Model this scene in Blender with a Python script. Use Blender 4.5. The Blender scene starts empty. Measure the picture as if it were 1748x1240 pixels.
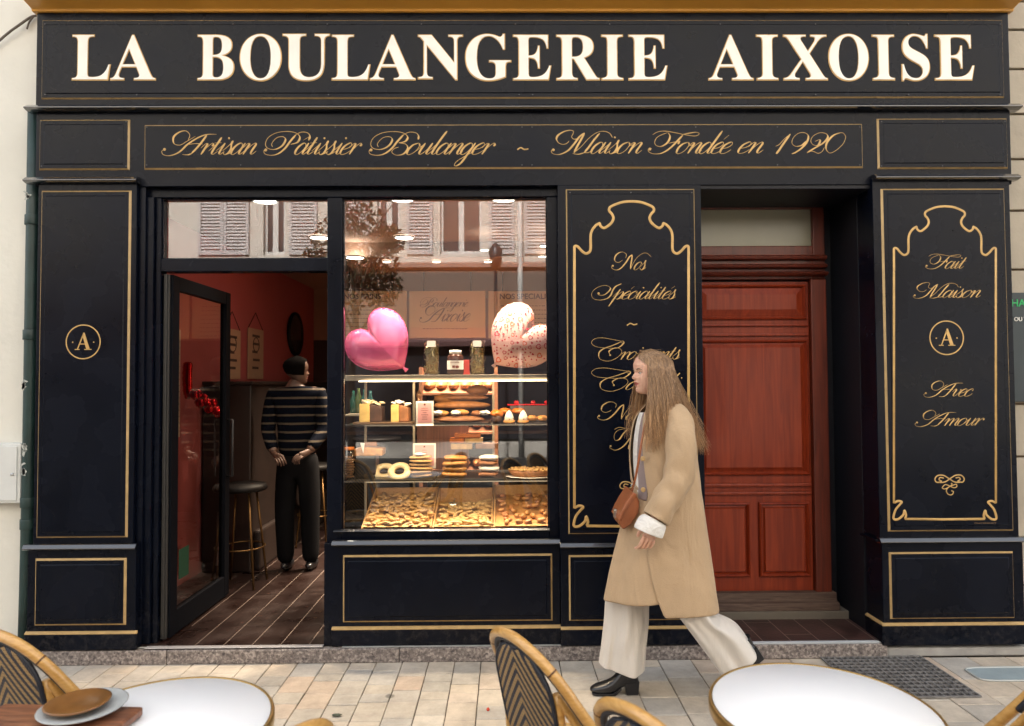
import bpy, bmesh, math, random
from mathutils import Vector, Matrix, noise as mnoise
from math import sin, cos, pi, radians, sqrt, atan2
random.seed(7)
S = bpy.context.scene
C = S.collection
# ---------------------------------------------------------------- camera
CAMZ = 1.6
FPX = 1165.0                       # focal length in pixels of a 1748 px wide frame
PIT, YAW, ROL = radians(1.716), radians(0.547), radians(0.31)
fw = Vector((sin(YAW)*cos(PIT), cos(YAW)*cos(PIT), sin(PIT)))
r0 = Vector((cos(YAW), -sin(YAW), 0)); u0 = r0.cross(fw)
cu = u0*cos(ROL) + r0*sin(ROL); cr = r0*cos(ROL) - u0*sin(ROL)
cam = bpy.data.cameras.new('camera'); camo = bpy.data.objects.new('camera', cam); C.objects.link(camo)
mw = Matrix((cr, cu, -fw)).transposed().to_4x4(); mw.translation = (0, 0, CAMZ); camo.matrix_world = mw
cam.sensor_width = 36; cam.lens = 36*FPX/1748; cam.clip_end = 500; cam.clip_start = .05
cam.dof.use_dof = True; cam.dof.focus_distance = 3.7; cam.dof.aperture_fstop = 3.5
S.camera = camo
# ---------------------------------------------------------------- sky, sun, exposure
W = bpy.data.worlds.new("World"); S.world = W; W.use_nodes = True
wn = W.node_tree.nodes; wl = W.node_tree.links
sky = wn.new('ShaderNodeTexSky'); sky.sky_type = 'NISHITA'; sky.sun_disc = False
SEL = radians(40)
sky.sun_elevation = SEL; sky.sun_rotation = radians(-12)
sky.air_density = 1.0; sky.dust_density = 4.0; sky.ozone_density = 1.0
hs = wn.new('ShaderNodeHueSaturation'); hs.inputs['Saturation'].default_value = 0.28
wl.new(sky.outputs[0], hs.inputs['Color']); wl.new(hs.outputs[0], wn['Background'].inputs[0])
wn['Background'].inputs[1].default_value = 0.15
sl = bpy.data.lights.new('sun', 'SUN'); sl.energy = 2.5; sl.angle = radians(3); sl.color = (1, .99, .97)
so = bpy.data.objects.new('sun', sl); C.objects.link(so)
# the sun stands behind the bakery's house: the shopfront is in open shade and the house across the lane is sunlit
sd = Vector((0.2*cos(SEL), -cos(SEL), -sin(SEL))).normalized()
so.rotation_euler = sd.to_track_quat('-Z', 'Y').to_euler()
S.view_settings.view_transform = 'Standard'; S.view_settings.look = 'None'
S.view_settings.exposure = 2.25; S.view_settings.gamma = 1
S.cycles.use_denoising = True; S.cycles.max_bounces = 8; S.cycles.transparent_max_bounces = 16
S.cycles.caustics_reflective = False; S.cycles.caustics_refractive = False; S.cycles.sample_clamp_indirect = 6

F = 4.01                           # depth of the shopfront's face
def P(px, py, Y=F):                # a point of the photo pushed out to the depth plane Y
    d = cr*((px-874)/FPX) - cu*((py-620)/FPX) + fw
    return Vector((0, 0, CAMZ)) + d*(Y/d.y)
def G(px, py, z=0.):               # a point of the photo pushed out to the height z
    d = cr*((px-874)/FPX) - cu*((py-620)/FPX) + fw
    return Vector((0, 0, CAMZ)) + d*((z-CAMZ)/d.z)
def rect(x0, y0, x1, y1, Y=F):
    ym, xm = (y0+y1)/2, (x0+x1)/2
    return P(x0, ym, Y).x, P(x1, ym, Y).x, P(xm, y1, Y).z, P(xm, y0, Y).z
# ---------------------------------------------------------------- materials
MATS = {}
def mat(name, col=(.5, .5, .5), rough=.5, metal=0., var=0., vscale=8., bump=0., bscale=60., spec=.5, emit=None, estr=0., coat=0., rvar=0., stretch=None, sss=0.):
    if name in MATS: return MATS[name]
    m = bpy.data.materials.new(name); m.use_nodes = True; MATS[name] = m
    n = m.node_tree.nodes; l = m.node_tree.links; b = n['Principled BSDF']
    b.inputs['Base Color'].default_value = (*col, 1); b.inputs['Roughness'].default_value = rough
    b.inputs['Metallic'].default_value = metal; b.inputs['Specular IOR Level'].default_value = spec
    b.inputs['Coat Weight'].default_value = coat; b.inputs['Subsurface Weight'].default_value = sss
    if sss: b.inputs['Subsurface Radius'].default_value = (.012, .005, .003); b.inputs['Subsurface Scale'].default_value = 1
    if emit: b.inputs['Emission Color'].default_value = (*emit, 1); b.inputs['Emission Strength'].default_value = estr
    tc = n.new('ShaderNodeTexCoord'); mp = n.new('ShaderNodeMapping'); l.new(tc.outputs['Object'], mp.inputs[0])
    if stretch: mp.inputs['Scale'].default_value = stretch
    if var or rvar:
        t = n.new('ShaderNodeTexNoise'); t.inputs['Scale'].default_value = vscale; t.inputs['Detail'].default_value = 6
        l.new(mp.outputs[0], t.inputs[0])
        if var:
            r = n.new('ShaderNodeMapRange'); r.inputs[1].default_value = .3; r.inputs[2].default_value = .7
            r.inputs[3].default_value = 1-var; r.inputs[4].default_value = 1+var
            mx = n.new('ShaderNodeVectorMath'); mx.operation = 'SCALE'; mx.inputs[0].default_value = col
            l.new(t.outputs[0], r.inputs[0]); l.new(r.outputs[0], mx.inputs['Scale']); l.new(mx.outputs[0], b.inputs['Base Color'])
        if rvar:
            r = n.new('ShaderNodeMapRange'); r.inputs[1].default_value = .3; r.inputs[2].default_value = .7
            r.inputs[3].default_value = max(0, rough-rvar); r.inputs[4].default_value = rough+rvar
            l.new(t.outputs[0], r.inputs[0]); l.new(r.outputs[0], b.inputs['Roughness'])
    if bump:
        t = n.new('ShaderNodeTexNoise'); t.inputs['Scale'].default_value = bscale; t.inputs['Detail'].default_value = 4
        bp = n.new('ShaderNodeBump'); bp.inputs['Strength'].default_value = bump; bp.inputs['Distance'].default_value = .01
        l.new(mp.outputs[0], t.inputs[0]); l.new(t.outputs[0], bp.inputs['Height']); l.new(bp.outputs[0], b.inputs['Normal'])
    return m
def N(m): return m.node_tree.nodes, m.node_tree.links, m.node_tree.nodes['Principled BSDF']
black = mat('black_paint', (.0024, .0039, .0090), .26, var=.25, vscale=3, bump=.025, bscale=40, rvar=.06, spec=.15)
blackd = mat('black_paint_reveal', (.007, .008, .012), .5, bump=.04, bscale=30, spec=.3)
gold = mat('gold_paint', (.48, .32, .135), .38, metal=.15, var=.12, vscale=20, bump=.03)
goldt = mat('gold_leaf', (.56, .35, .12), .42, metal=.15, var=.15, vscale=14)
gloss = mat('gloss_black_moulding', (.004, .005, .008), .22, spec=1., coat=1., var=.2, vscale=6, bump=.03)
cream = mat('cream_paint', (.86, .84, .77), .5, var=.03, vscale=10)
awn = mat('ochre_paint', (.66, .33, .05), .35, var=.1, vscale=2, bump=.03, bscale=20)
brass = mat('brass', (.55, .36, .14), .3, metal=.9, var=.15, vscale=30)
steel = mat('steel', (.5, .5, .5), .3, metal=.9)
darkm = mat('dark_metal', (.015, .015, .017), .4, metal=.3)
pink = mat('pink_wall', (.46, .105, .10), .75, var=.05, vscale=2, bump=.05, bscale=80)
plaster = mat('cream_plaster', (.70, .69, .62), .85, var=.10, vscale=1.3, bump=.25, bscale=25)
shutw = mat('shutter_paint', (.50, .48, .44), .6)
white = mat('white_plastic', (.62, .64, .62), .5, var=.05)
stoneb = mat('grey_stone', (.28, .28, .27), .7, var=.2, vscale=9, bump=.2)
def paint_dirt(m, top, col=(.16, .14, .12)):   # street dust kicked up on the lowest part of painted joinery
    n, l, b = N(m)
    tc = n.new('ShaderNodeTexCoord'); sp = n.new('ShaderNodeSeparateXYZ'); l.new(tc.outputs['Object'], sp.inputs[0])
    t = n.new('ShaderNodeTexNoise'); t.inputs['Scale'].default_value = 30; t.inputs['Detail'].default_value = 10; t.inputs['Roughness'].default_value = .75; l.new(tc.outputs['Object'], t.inputs[0])
    r = n.new('ShaderNodeMapRange'); r.inputs[1].default_value = .08; r.inputs[2].default_value = top; r.inputs[3].default_value = .22; r.inputs[4].default_value = 0
    l.new(sp.outputs['Z'], r.inputs[0])
    mu = n.new('ShaderNodeMath'); mu.operation = 'MULTIPLY'; r2 = n.new('ShaderNodeMapRange'); r2.inputs[1].default_value = .5; r2.inputs[2].default_value = .75
    l.new(t.outputs[0], r2.inputs[0]); l.new(r.outputs[0], mu.inputs[0]); l.new(r2.outputs[0], mu.inputs[1])
    mx = n.new('ShaderNodeMix'); mx.data_type = 'RGBA'; mx.inputs[7].default_value = (*col, 1)
    src = b.inputs['Base Color'].links[0].from_socket if b.inputs['Base Color'].links else None
    if src: l.new(src, mx.inputs[6])
    else: mx.inputs[6].default_value = b.inputs['Base Color'].default_value
    l.new(mu.outputs[0], mx.inputs[0]); l.new(mx.outputs[2], b.inputs['Base Color'])
paint_dirt(black, .22)
def glassmat(name, ior=1.5, add=.06, mul=1.6, tint=(.93, .95, .94)):
    m = bpy.data.materials.new(name); m.use_nodes = True; n = m.node_tree.nodes; l = m.node_tree.links; n.clear()
    o = n.new('ShaderNodeOutputMaterial'); t = n.new('ShaderNodeBsdfTransparent'); t.inputs[0].default_value = (*tint, 1)
    g = n.new('ShaderNodeBsdfGlossy'); g.inputs['Roughness'].default_value = 0.0; fr = n.new('ShaderNodeFresnel'); fr.inputs[0].default_value = ior
    ma = n.new('ShaderNodeMath'); ma.operation = 'MULTIPLY_ADD'; ma.inputs[1].default_value = mul; ma.inputs[2].default_value = add; ma.use_clamp = True
    mx = n.new('ShaderNodeMixShader'); l.new(fr.outputs[0], ma.inputs[0]); l.new(ma.outputs[0], mx.inputs[0]); l.new(t.outputs[0], mx.inputs[1]); l.new(g.outputs[0], mx.inputs[2]); l.new(mx.outputs[0], o.inputs[0])
    return m
glass = glassmat('window_glass', add=.135); glassd = glassmat('door_glass', add=.05, mul=1.3); glasst = glassmat('shelf_glass', add=0, mul=1, tint=(.9, .95, .93))
def wood(name, c1, c2, rough=.35, scale=(1, 1, 1), coat=.3, wav=6.):
    m = mat(name, c1, rough, coat=coat); n, l, b = N(m)
    tc = n.new('ShaderNodeTexCoord'); mp = n.new('ShaderNodeMapping'); mp.inputs['Scale'].default_value = scale
    t = n.new('ShaderNodeTexNoise'); t.inputs['Scale'].default_value = wav; t.inputs['Detail'].default_value = 8; t.inputs['Distortion'].default_value = 1.2
    cr_ = n.new('ShaderNodeValToRGB'); cr_.color_ramp.elements[0].position = .3; cr_.color_ramp.elements[1].position = .7
    cr_.color_ramp.elements[0].color = (*c1, 1); cr_.color_ramp.elements[1].color = (*c2, 1)
    bp = n.new('ShaderNodeBump'); bp.inputs['Strength'].default_value = .12; bp.inputs['Distance'].default_value = .005
    l.new(tc.outputs['Object'], mp.inputs[0]); l.new(mp.outputs[0], t.inputs[0]); l.new(t.outputs[0], cr_.inputs[0]); l.new(cr_.outputs[0], b.inputs['Base Color'])
    l.new(t.outputs[0], bp.inputs['Height']); l.new(bp.outputs[0], b.inputs['Normal'])
    return m
redwood = wood('red_varnished_wood', (.15, .017, .005), (.255, .035, .009), .42, (7, 7, .4), .06, 4)
redwood.node_tree.nodes['Principled BSDF'].inputs['Specular IOR Level'].default_value = .3
rattan = wood('rattan_cane', (.46, .24, .06), (.62, .36, .11), .33, (3, 3, 9), .5, 9)
boardw = wood('oiled_board_wood', (.10, .035, .018), (.30, .12, .055), .4, (1.2, 9, 9), .2, 7)
binw = wood('pale_bin_wood', (.40, .20, .07), (.58, .34, .14), .5, (9, 1, 9), .1)
# ---------------------------------------------------------------- mesh helpers
class MB:
    def __init__(s): s.v = []; s.f = []; s.m = []; s.sm = []; s.mi = 0; s.smooth = False
    def add(s, vs, fs):
        o = len(s.v); s.v += [tuple(v) for v in vs]
        for f in fs: s.f.append([i+o for i in f]); s.m.append(s.mi); s.sm.append(s.smooth)
        return s
    def box(s, x0, x1, y0, y1, z0, z1):
        return s.add([(x0,y0,z0),(x1,y0,z0),(x1,y1,z0),(x0,y1,z0),(x0,y0,z1),(x1,y0,z1),(x1,y1,z1),(x0,y1,z1)],
                     [(0,3,2,1),(4,5,6,7),(0,1,5,4),(1,2,6,5),(2,3,7,6),(3,0,4,7)])
    def prof(s, pts, x0, x1):       # (y,z) outline pushed along x
        n = len(pts); vs = [(x0, y, z) for y, z in pts]+[(x1, y, z) for y, z in pts]
        return s.add(vs, [(i, (i+1) % n, n+(i+1) % n, n+i) for i in range(n)]+[tuple(range(n-1, -1, -1)), tuple(range(n, 2*n))])
    def prism(s, pts, y0, y1):      # (x,z) outline pushed along y
        n = len(pts); vs = [(x, y0, z) for x, z in pts]+[(x, y1, z) for x, z in pts]
        return s.add(vs, [(i, (i+1) % n, n+(i+1) % n, n+i) for i in range(n)]+[tuple(range(n-1, -1, -1)), tuple(range(n, 2*n))])
    def tube(s, pts, r, seg=8, closed=False, flat=1.):
        pts = [Vector(p) for p in pts]; n = len(pts); rs = r if isinstance(r, (list, tuple)) else [r]*n
        vs = []; prev = None
        for i, p in enumerate(pts):
            if closed: d = pts[(i+1) % n]-pts[i-1]
            else: d = pts[min(i+1, n-1)]-pts[max(i-1, 0)]
            d = d.normalized() if d.length > 1e-9 else Vector((0, 0, 1))
            if prev is None:
                a = Vector((0, 0, 1)) if abs(d.z) < .9 else Vector((1, 0, 0)); a = (a-d*a.dot(d)).normalized()
            else:
                a = prev-d*prev.dot(d); a = a.normalized() if a.length > 1e-6 else d.orthogonal().normalized()
            prev = a; b = d.cross(a)
            for k in range(seg):
                t = 2*pi*k/seg; vs.append(p+a*cos(t)*rs[i]*flat+b*sin(t)*rs[i])
        fs = []
        for i in range(n if closed else n-1):
            j = (i+1) % n
            for k in range(seg): fs.append((i*seg+k, i*seg+(k+1) % seg, j*seg+(k+1) % seg, j*seg+k))
        if not closed: fs += [tuple(range(seg-1, -1, -1)), tuple(range((n-1)*seg, n*seg))]
        t, s.smooth = s.smooth, True; s.add(vs, fs); s.smooth = t; return s
    def lathe(s, prof, c=(0, 0, 0), seg=32, sx=1., sy=1., cap=True):   # (r,z)
        n = len(prof); vs = []
        for r, z in prof:
            for k in range(seg): t = 2*pi*k/seg; vs.append((c[0]+r*cos(t)*sx, c[1]+r*sin(t)*sy, c[2]+z))
        fs = [(i*seg+k, i*seg+(k+1) % seg, (i+1)*seg+(k+1) % seg, (i+1)*seg+k) for i in range(n-1) for k in range(seg)]
        if cap and prof[0][0] > 1e-6: fs.append(tuple(range(seg-1, -1, -1)))
        if cap and prof[-1][0] > 1e-6: fs.append(tuple(range((n-1)*seg, n*seg)))
        t, s.smooth = s.smooth, True; s.add(vs, fs); s.smooth = t; return s
    def blob(s, c, r, seg=16, rng=10, amp=0., fr=6., rot=None, pw=1., seed=0.):
        vs = []
        for i in range(rng+1):
            th = pi*i/rng
            for k in range(seg):
                ph = 2*pi*k/seg
                d = Vector((sin(th)*cos(ph), sin(th)*sin(ph), cos(th)))
                if pw != 1: d = Vector([math.copysign(abs(q)**pw, q) for q in d])
                q = Vector((d.x*r[0], d.y*r[1], d.z*r[2]))
                if amp: q *= 1+amp*mnoise.noise(Vector(d)*fr*.5+Vector((seed, seed*2, c[0]*9)))
                if rot: q = rot @ q
                vs.append(q+Vector(c))
        fs = [(i*seg+k, (i+1)*seg+k, (i+1)*seg+(k+1) % seg, i*seg+(k+1) % seg) for i in range(rng) for k in range(seg)]
        t, s.smooth = s.smooth, True; s.add(vs, fs); s.smooth = t; return s
    def loft(s, rings, closed=True, caps=False):
        n = len(rings[0]); vs = [p for r in rings for p in r]; fs = []
        for i in range(len(rings)-1):
            for k in range(n if closed else n-1): fs.append((i*n+k, i*n+(k+1) % n, (i+1)*n+(k+1) % n, (i+1)*n+k))
        if caps: fs += [tuple(range(n-1, -1, -1)), tuple(range((len(rings)-1)*n, len(rings)*n))]
        t, s.smooth = s.smooth, True; s.add(vs, fs); s.smooth = t; return s
RM = {}                               # world matrices of the things' roots
def obj(name, mb, m, parent=None, bev=0., sub=0, solid=0., merge=False):
    me = bpy.data.meshes.new(name); me.from_pydata(mb.v, [], mb.f); ms = m if isinstance(m, (list, tuple)) else [m]
    for q in ms: me.materials.append(q)
    me.polygons.foreach_set('material_index', mb.m); me.polygons.foreach_set('use_smooth', mb.sm)
    o = bpy.data.objects.new(name, me); C.objects.link(o)
    if parent is not None:
        r = parent
        while r.parent is not None: r = r.parent
        me.transform(RM[r.name].inverted()) if r.name in RM else None
        o.parent = parent
    b = bmesh.new(); b.from_mesh(me)
    if merge: bmesh.ops.remove_doubles(b, verts=b.verts, dist=1e-5)
    bmesh.ops.recalc_face_normals(b, faces=b.faces); b.to_mesh(me); b.free()
    if solid: d = o.modifiers.new('solid', 'SOLIDIFY'); d.thickness = solid; d.offset = 0
    if sub: d = o.modifiers.new('sub', 'SUBSURF'); d.levels = sub; d.render_levels = sub
    if bev: d = o.modifiers.new('bevel', 'BEVEL'); d.width = bev; d.segments = 2; d.limit_method = 'ANGLE'; d.angle_limit = radians(40)
    return o
def tag(o, label=None, cat=None, group=None, kind=None):
    if label: o['label'] = label
    if cat: o['category'] = cat
    if group: o['group'] = group
    if kind: o['kind'] = kind
    return o
def thing(name, label, cat, loc=(0, 0, 0), rz=0., group=None):
    o = bpy.data.objects.new(name, None); C.objects.link(o); o.empty_display_size = .1
    o.location = loc; o.rotation_euler = (0, 0, rz); RM[o.name] = Matrix.Translation(loc) @ Matrix.Rotation(rz, 4, 'Z')
    return tag(o, label, cat, group)
def dup(o, loc=None, rz=None, label=None, parent=None):
    kids = KIDS.get(o.name) or [c for c in bpy.data.objects if c.parent is o]
    KIDS[o.name] = kids
    n = o.copy(); C.objects.link(n); n.parent = parent
    for c in kids: dup(c, parent=n)
    if loc is not None: n.location = loc
    if rz is not None: n.rotation_euler = (0, 0, rz)
    if label: n['label'] = label
    return n
KIDS = {}
def cspl(pts, k=8, closed=False):     # Catmull-Rom through the points
    pts = [Vector(p) for p in pts]; n = len(pts); out = []
    for i in range(n if closed else n-1):
        if closed: a, b, c, d = pts[i-1], pts[i], pts[(i+1) % n], pts[(i+2) % n]
        else: a, b, c, d = pts[max(i-1, 0)], pts[i], pts[i+1], pts[min(i+2, n-1)]
        for j in range(k):
            t = j/k; out.append(.5*((2*b)+(c-a)*t+(2*a-5*b+4*c-d)*t*t+(3*b-a-3*c+d)*t**3))
    if not closed: out.append(pts[-1])
    return out
# ---------------------------------------------------------------- copperplate lettering, drawn stroke by stroke
SL = .52
def lo(*strokes): return [[(x+y*SL, y) for x, y in s] for s in strokes]
BOWL = [(.62,.72),(.5,.95),(.32,.98),(.1,.72),(.03,.35),(.12,.04),(.32,.0),(.52,.25),(.66,.7)]
GL = {
 'i': (.52, lo([(-.1,.3),(.12,.7),(.25,1)], [(.25,1),(.22,.4),(.26,.08),(.4,.02),(.58,.3)]), [(.33,1.42,.09)]),
 'u': (1.0, lo([(-.1,.3),(.22,1)], [(.22,1),(.18,.35),(.25,.04),(.45,.08),(.7,.6),(.76,1)], [(.76,1),(.72,.35),(.76,.06),(.9,.03),(1.06,.3)]), []),
 'n': (1.0, lo([(-.1,.55),(.05,.9),(.18,.97),(.24,.8),(.2,0)], [(.21,.2),(.42,.75),(.64,.99),(.76,.85),(.72,.3),(.78,.04),(.92,.04),(1.08,.3)]), []),
 'm': (1.5, lo([(-.1,.55),(.05,.9),(.18,.97),(.24,.8),(.2,0)], [(.21,.2),(.4,.75),(.6,.99),(.72,.85),(.68,0)], [(.69,.2),(.9,.75),(1.1,.99),(1.22,.85),(1.18,.3),(1.24,.04),(1.38,.04),(1.52,.3)]), []),
 'o': (.82, lo([(.45,1),(.15,.82),(.02,.42),(.12,.05),(.34,0),(.6,.25),(.68,.65),(.6,.93),(.45,1)], [(.6,.93),(.66,.8),(.8,.72),(.95,.8)]), []),
 'a': (.92, lo(BOWL, [(.72,1),(.66,.35),(.7,.06),(.84,.03),(1.0,.3)]), []),
 'c': (.72, lo([(.6,.75),(.6,.93),(.42,1),(.12,.75),(.03,.38),(.12,.05),(.36,.0),(.6,.15),(.76,.36)]), [(.58,.78,.08)]),
 'e': (.70, lo([(.06,.42),(.4,.52),(.6,.75),(.55,.95),(.4,1),(.12,.75),(.03,.36),(.12,.04),(.36,.0),(.58,.12),(.76,.34)]), []),
 'r': (.80, lo([(-.1,.55),(.05,.9),(.18,.97),(.24,.8),(.2,0)], [(.21,.25),(.4,.75),(.58,.98),(.7,.9),(.74,.72)]), [(.70,.78,.09)]),
 's': (.66, lo([(-.08,.3),(.18,.8),(.28,1.2)], [(.28,1.2),(.3,.9),(.48,.5),(.46,.12),(.26,-.02),(.08,.1)], [(.44,.06),(.56,.08),(.72,.3)]), [(.08,.14,.07)]),
 't': (.60, lo([(-.1,.3),(.2,.95)], [(.28,1.5),(.25,1),(.2,.4),(.24,.08),(.4,.02),(.62,.3)], [(-.02,1.0),(.52,1.03)]), []),
 'l': (.52, lo([(-.1,.3),(.2,1.0),(.3,1.8)], [(.34,2.05),(.27,1.5),(.2,.5),(.24,.08),(.4,.02),(.56,.3)]), []),
 'd': (.95, lo(BOWL, [(.82,2.0),(.74,1.2),(.66,.35),(.7,.06),(.84,.03),(1.0,.3)]), []),
 'p': (.95, lo([(-.1,.3),(.2,1.1)], [(.22,1.25),(.18,.3),(.1,-.9)], [(.17,.1),(.4,.7),(.62,.97),(.76,.75),(.7,.2),(.5,0),(.28,.12)], [(.6,.06),(.8,.08),(1.02,.3)]), []),
 'g': (.92, lo(BOWL, [(.72,1),(.64,.1),(.56,-.7),(.34,-1.02),(.14,-.9),(.2,-.55),(.6,-.1),(1.0,.3)]), []),
 'v': (.82, lo([(-.08,.6),(.06,.95),(.18,.97),(.24,.7),(.22,.25),(.32,.02),(.52,.15),(.7,.6),(.66,.95)], [(.66,.95),(.74,.84),(.95,.86)]), []),
}
AC = {'\u00e9': ('e', (.42,1.25), (.62,1.62)), '\u00e2': ('a', (.15,1.25), (.45,1.55), (.6,1.22))}
def px(l, ox, oy, u): return [[((x-ox)/u, (oy-y)/u) for x, y in s] for s in l]
U1 = 88.
GL['A'] = (2.95, px([[(445,125),(380,126),(320,150),(250,200),(190,262),(130,288),(85,282),(72,255),(95,238)], [(378,130),(350,175),(315,225),(275,272)],
    [(250,170),(262,130),(235,98),(190,108),(152,145),(155,195),(195,207),(240,180),(300,140)], [(240,205),(300,196),(350,200)], [(275,272),(250,283),(212,280)]], 80, 280, U1), [(.12,.45,.13)])
STEM = [(1060,128),(1020,180),(985,232),(940,272),(890,286),(845,275),(838,250),(852,240)]
LOOP = [(898,222),(892,195),(925,152),(968,142),(988,165),(965,212),(915,240),(865,232),(848,198),(868,148),(925,112),(1000,102)]
GL['P'] = (2.35, px([STEM, LOOP+[(1060,114),(1088,145),(1072,185),(1025,202)], [(1050,135),(1095,108),(1140,112),(1158,135),(1156,165)]], 850, 280, U1), [(.0,.4,.13)])
GL['B'] = (2.7, px([STEM, LOOP+[(1060,114),(1088,145),(1072,178),(1030,190)], [(1030,190),(1075,200),(1088,235),(1060,275),(1015,285),(985,262),(1000,235),(1030,222)], [(1050,135),(1095,108),(1140,112),(1158,135),(1156,165)]], 850, 280, U1), [(.0,.4,.13)])
MB_ = [(345,235),(300,242),(278,215),(292,180),(296,150),(262,138),(200,155),(145,195),(128,240),(150,285),(190,302),(230,290),(252,262)]
GL['M'] = (2.95, px([MB_, [(405,170),(355,215),(300,300),(240,375),(160,418),(95,412),(75,380),(95,358)], [(405,170),(370,250),(335,320),(300,400)], [(300,400),(370,330),(450,230),(530,165),(600,152),(655,175),(682,225)],
    [(555,175),(500,250),(450,330),(400,400)], [(400,400),(340,418),(285,408)], [(400,400),(450,395),(500,350)]], 90, 410, 132.), [(.04,.33,.13)])
GL['N'] = (2.9, px([[(700,185),(712,130),(665,92),(600,100),(540,150),(525,215),(560,250),(610,245),(650,215)], [(805,135),(760,170),(700,260),(620,345),(550,372),(490,352),(475,320),(500,305)], [(805,135),(800,200),(785,280),(775,360)],
    [(775,360),(820,270),(890,170),(980,112),(1050,115),(1110,170)]], 480, 370, 125.), [(.12,.5,.13)])
GL['F'] = (2.1, px([[(1185,190),(1240,155),(1310,148),(1400,165),(1500,190),(1600,205),(1640,180),(1610,162),(1540,172),(1470,190)], [(1480,195),(1420,270),(1350,350),(1270,405),(1190,412),(1145,385),(1145,355),(1175,350)],
    [(1335,165),(1355,210),(1330,280),(1270,325),(1220,315),(1205,270),(1240,210),(1330,165)], [(1340,290),(1400,275),(1450,270)], [(1450,262),(1430,300)]], 1140, 410, 132.), [(.12,.4,.13)])
GL['S'] = (2.15, px([[(560,560),(490,600),(450,660),(420,740),(370,790),(280,812),(200,790),(175,730),(200,660),(280,600),(360,585),(415,615),(410,660),(340,730),(270,735),(255,710)]], 190, 800, 125.), [(.6,.72,.15)])
GL['C'] = (3.1, px([[(325,130),(300,115),(315,105),(320,125),(280,160),(210,160),(140,150),(110,120),(130,90),(180,82),(250,95),(320,112)], [(300,115),(250,140),(190,165),(158,200),(165,245),(215,262),(270,240),(305,200),(300,170),(265,160),(225,185),(232,215)]], 110, 250, 62.), [(1.95,.55,.12)])
GL['T'] = (2.5, px([[(330,965),(370,948),(430,958),(500,965),(560,960)], [(500,975),(450,1040),(400,1095),(340,1122),(295,1105),(300,1088)], [(440,960),(400,1000),(370,1040),(335,1045),(330,1005),(360,970),(410,960)]], 290, 1115, 62.), [(.15,.38,.12)])
GL['1'] = (1.7, px([[(840,300),(880,280),(930,230),(985,188)], [(985,188),(930,260),(870,340),(845,370)]], 838, 370, 100.), [])
GL['9'] = (1.6, px([[(1150,250),(1100,290),(1040,300),(1005,270),(1020,220),(1070,180),(1130,175),(1165,205),(1150,260),(1100,315),(1040,355),(1000,370)]], 1000, 370, 100.), [])
GL['2'] = (2.05, px([[(1230,255),(1280,240),(1260,290),(1210,285),(1190,250),(1215,205),(1280,175),(1340,185),(1355,220),(1310,270),(1220,320),(1150,360)], [(1150,360),(1200,345),(1260,365),(1300,345),(1320,310)]], 1150, 370, 100.), [])
GL['0'] = (1.85, px([[(1490,175),(1420,200),(1360,260),(1345,320),(1380,362),(1440,340),(1510,280),(1538,220),(1520,182),(1490,175)]], 1350, 370, 100.), [])
GL['~'] = (1.0, [[(0,.35),(.3,.52),(.6,.45),(.95,.5)]], [])
def stroke_pts(s, k=7): return [(p.x, p.y) for p in cspl([(x, y, 0) for x, y in s], k)]
def script_layout(txt, cond=.93):
    out = []; x = 0; dots = []
    for ch in txt:
        if ch == ' ': x += .85; continue
        ac = None
        if ch in AC: ac = AC[ch]; ch = ac[0]
        adv, st, dt = GL[ch]
        for s in st: out.append([(px_+x, py_) for px_, py_ in stroke_pts(s)])
        for dx, dy, dr in dt: dots.append((dx+x+(dy*SL if ch.islower() else 0), dy, dr))
        if ac:
            pp = [(a+b*SL+x, b) for a, b in ac[1:]]
            for a, b in zip(pp[:-1], pp[1:]): out.append([a, ((a[0]+b[0])/2, (a[1]+b[1])/2), b])
        x += adv*cond
    return out, dots
def script_mesh(txt, x0, x1, zb, xh, Y, thick=.092, thin=.027, z1=None, mb=None):
    """lettering between x0 and x1 on the base line zb, x-height xh, standing proud of the plane Y towards the street"""
    st, dots = script_layout(txt); mb = mb or MB()
    lx = min(p[0] for s in st for p in s); hx = max(p[0] for s in st for p in s)
    kx = (x1-x0)/(hx-lx); ky = xh
    for s in st:
        n = len(s); rows = []
        for i, (a, b) in enumerate(s):
            p, q = s[max(i-1, 0)], s[min(i+1, n-1)]
            dx, dy = (q[0]-p[0])*kx, (q[1]-p[1])*ky; L = math.hypot(dx, dy) or 1e-9; dx /= L; dy /= L
            dd = max(0, -(dx*.53+dy*.85)) if False else abs(dx*.45+dy*.89)
            down = dy < 0
            w = thin+(thick-thin)*(max(0, dd)**3 if down else 0)
            e = min(i, n-1-i)/3.; w *= min(1, .5+.5*e); w *= xh*.5*1.9
            X, Z = x0+(a-lx)*kx, zb+b*ky
            rows.append([(X-dy*w, Y, Z+dx*w), (X, Y-.0018-.15*w, Z), (X+dy*w, Y, Z-dx*w)])
        mb.loft(rows, closed=False)
    for a, b, r in dots: mb.blob((x0+(a-lx)*kx, Y, zb+b*ky), (r*xh, .003, r*xh), 10, 6)
    return mb
def ribbon(mb, pts, w, Y, h=.003, closed=False):
    n = len(pts); rows = []
    for i, (a, b) in enumerate(pts):
        p, q = (pts[i-1], pts[(i+1) % n]) if closed else (pts[max(i-1, 0)], pts[min(i+1, n-1)])
        dx, dy = q[0]-p[0], q[1]-p[1]; L = math.hypot(dx, dy) or 1e-9; dx /= L; dy /= L
        rows.append([(a-dy*w, Y, b+dx*w), (a, Y-h, b), (a+dy*w, Y, b-dx*w)])
    if closed: rows.append(rows[0])
    return mb.loft(rows, closed=False)
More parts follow.
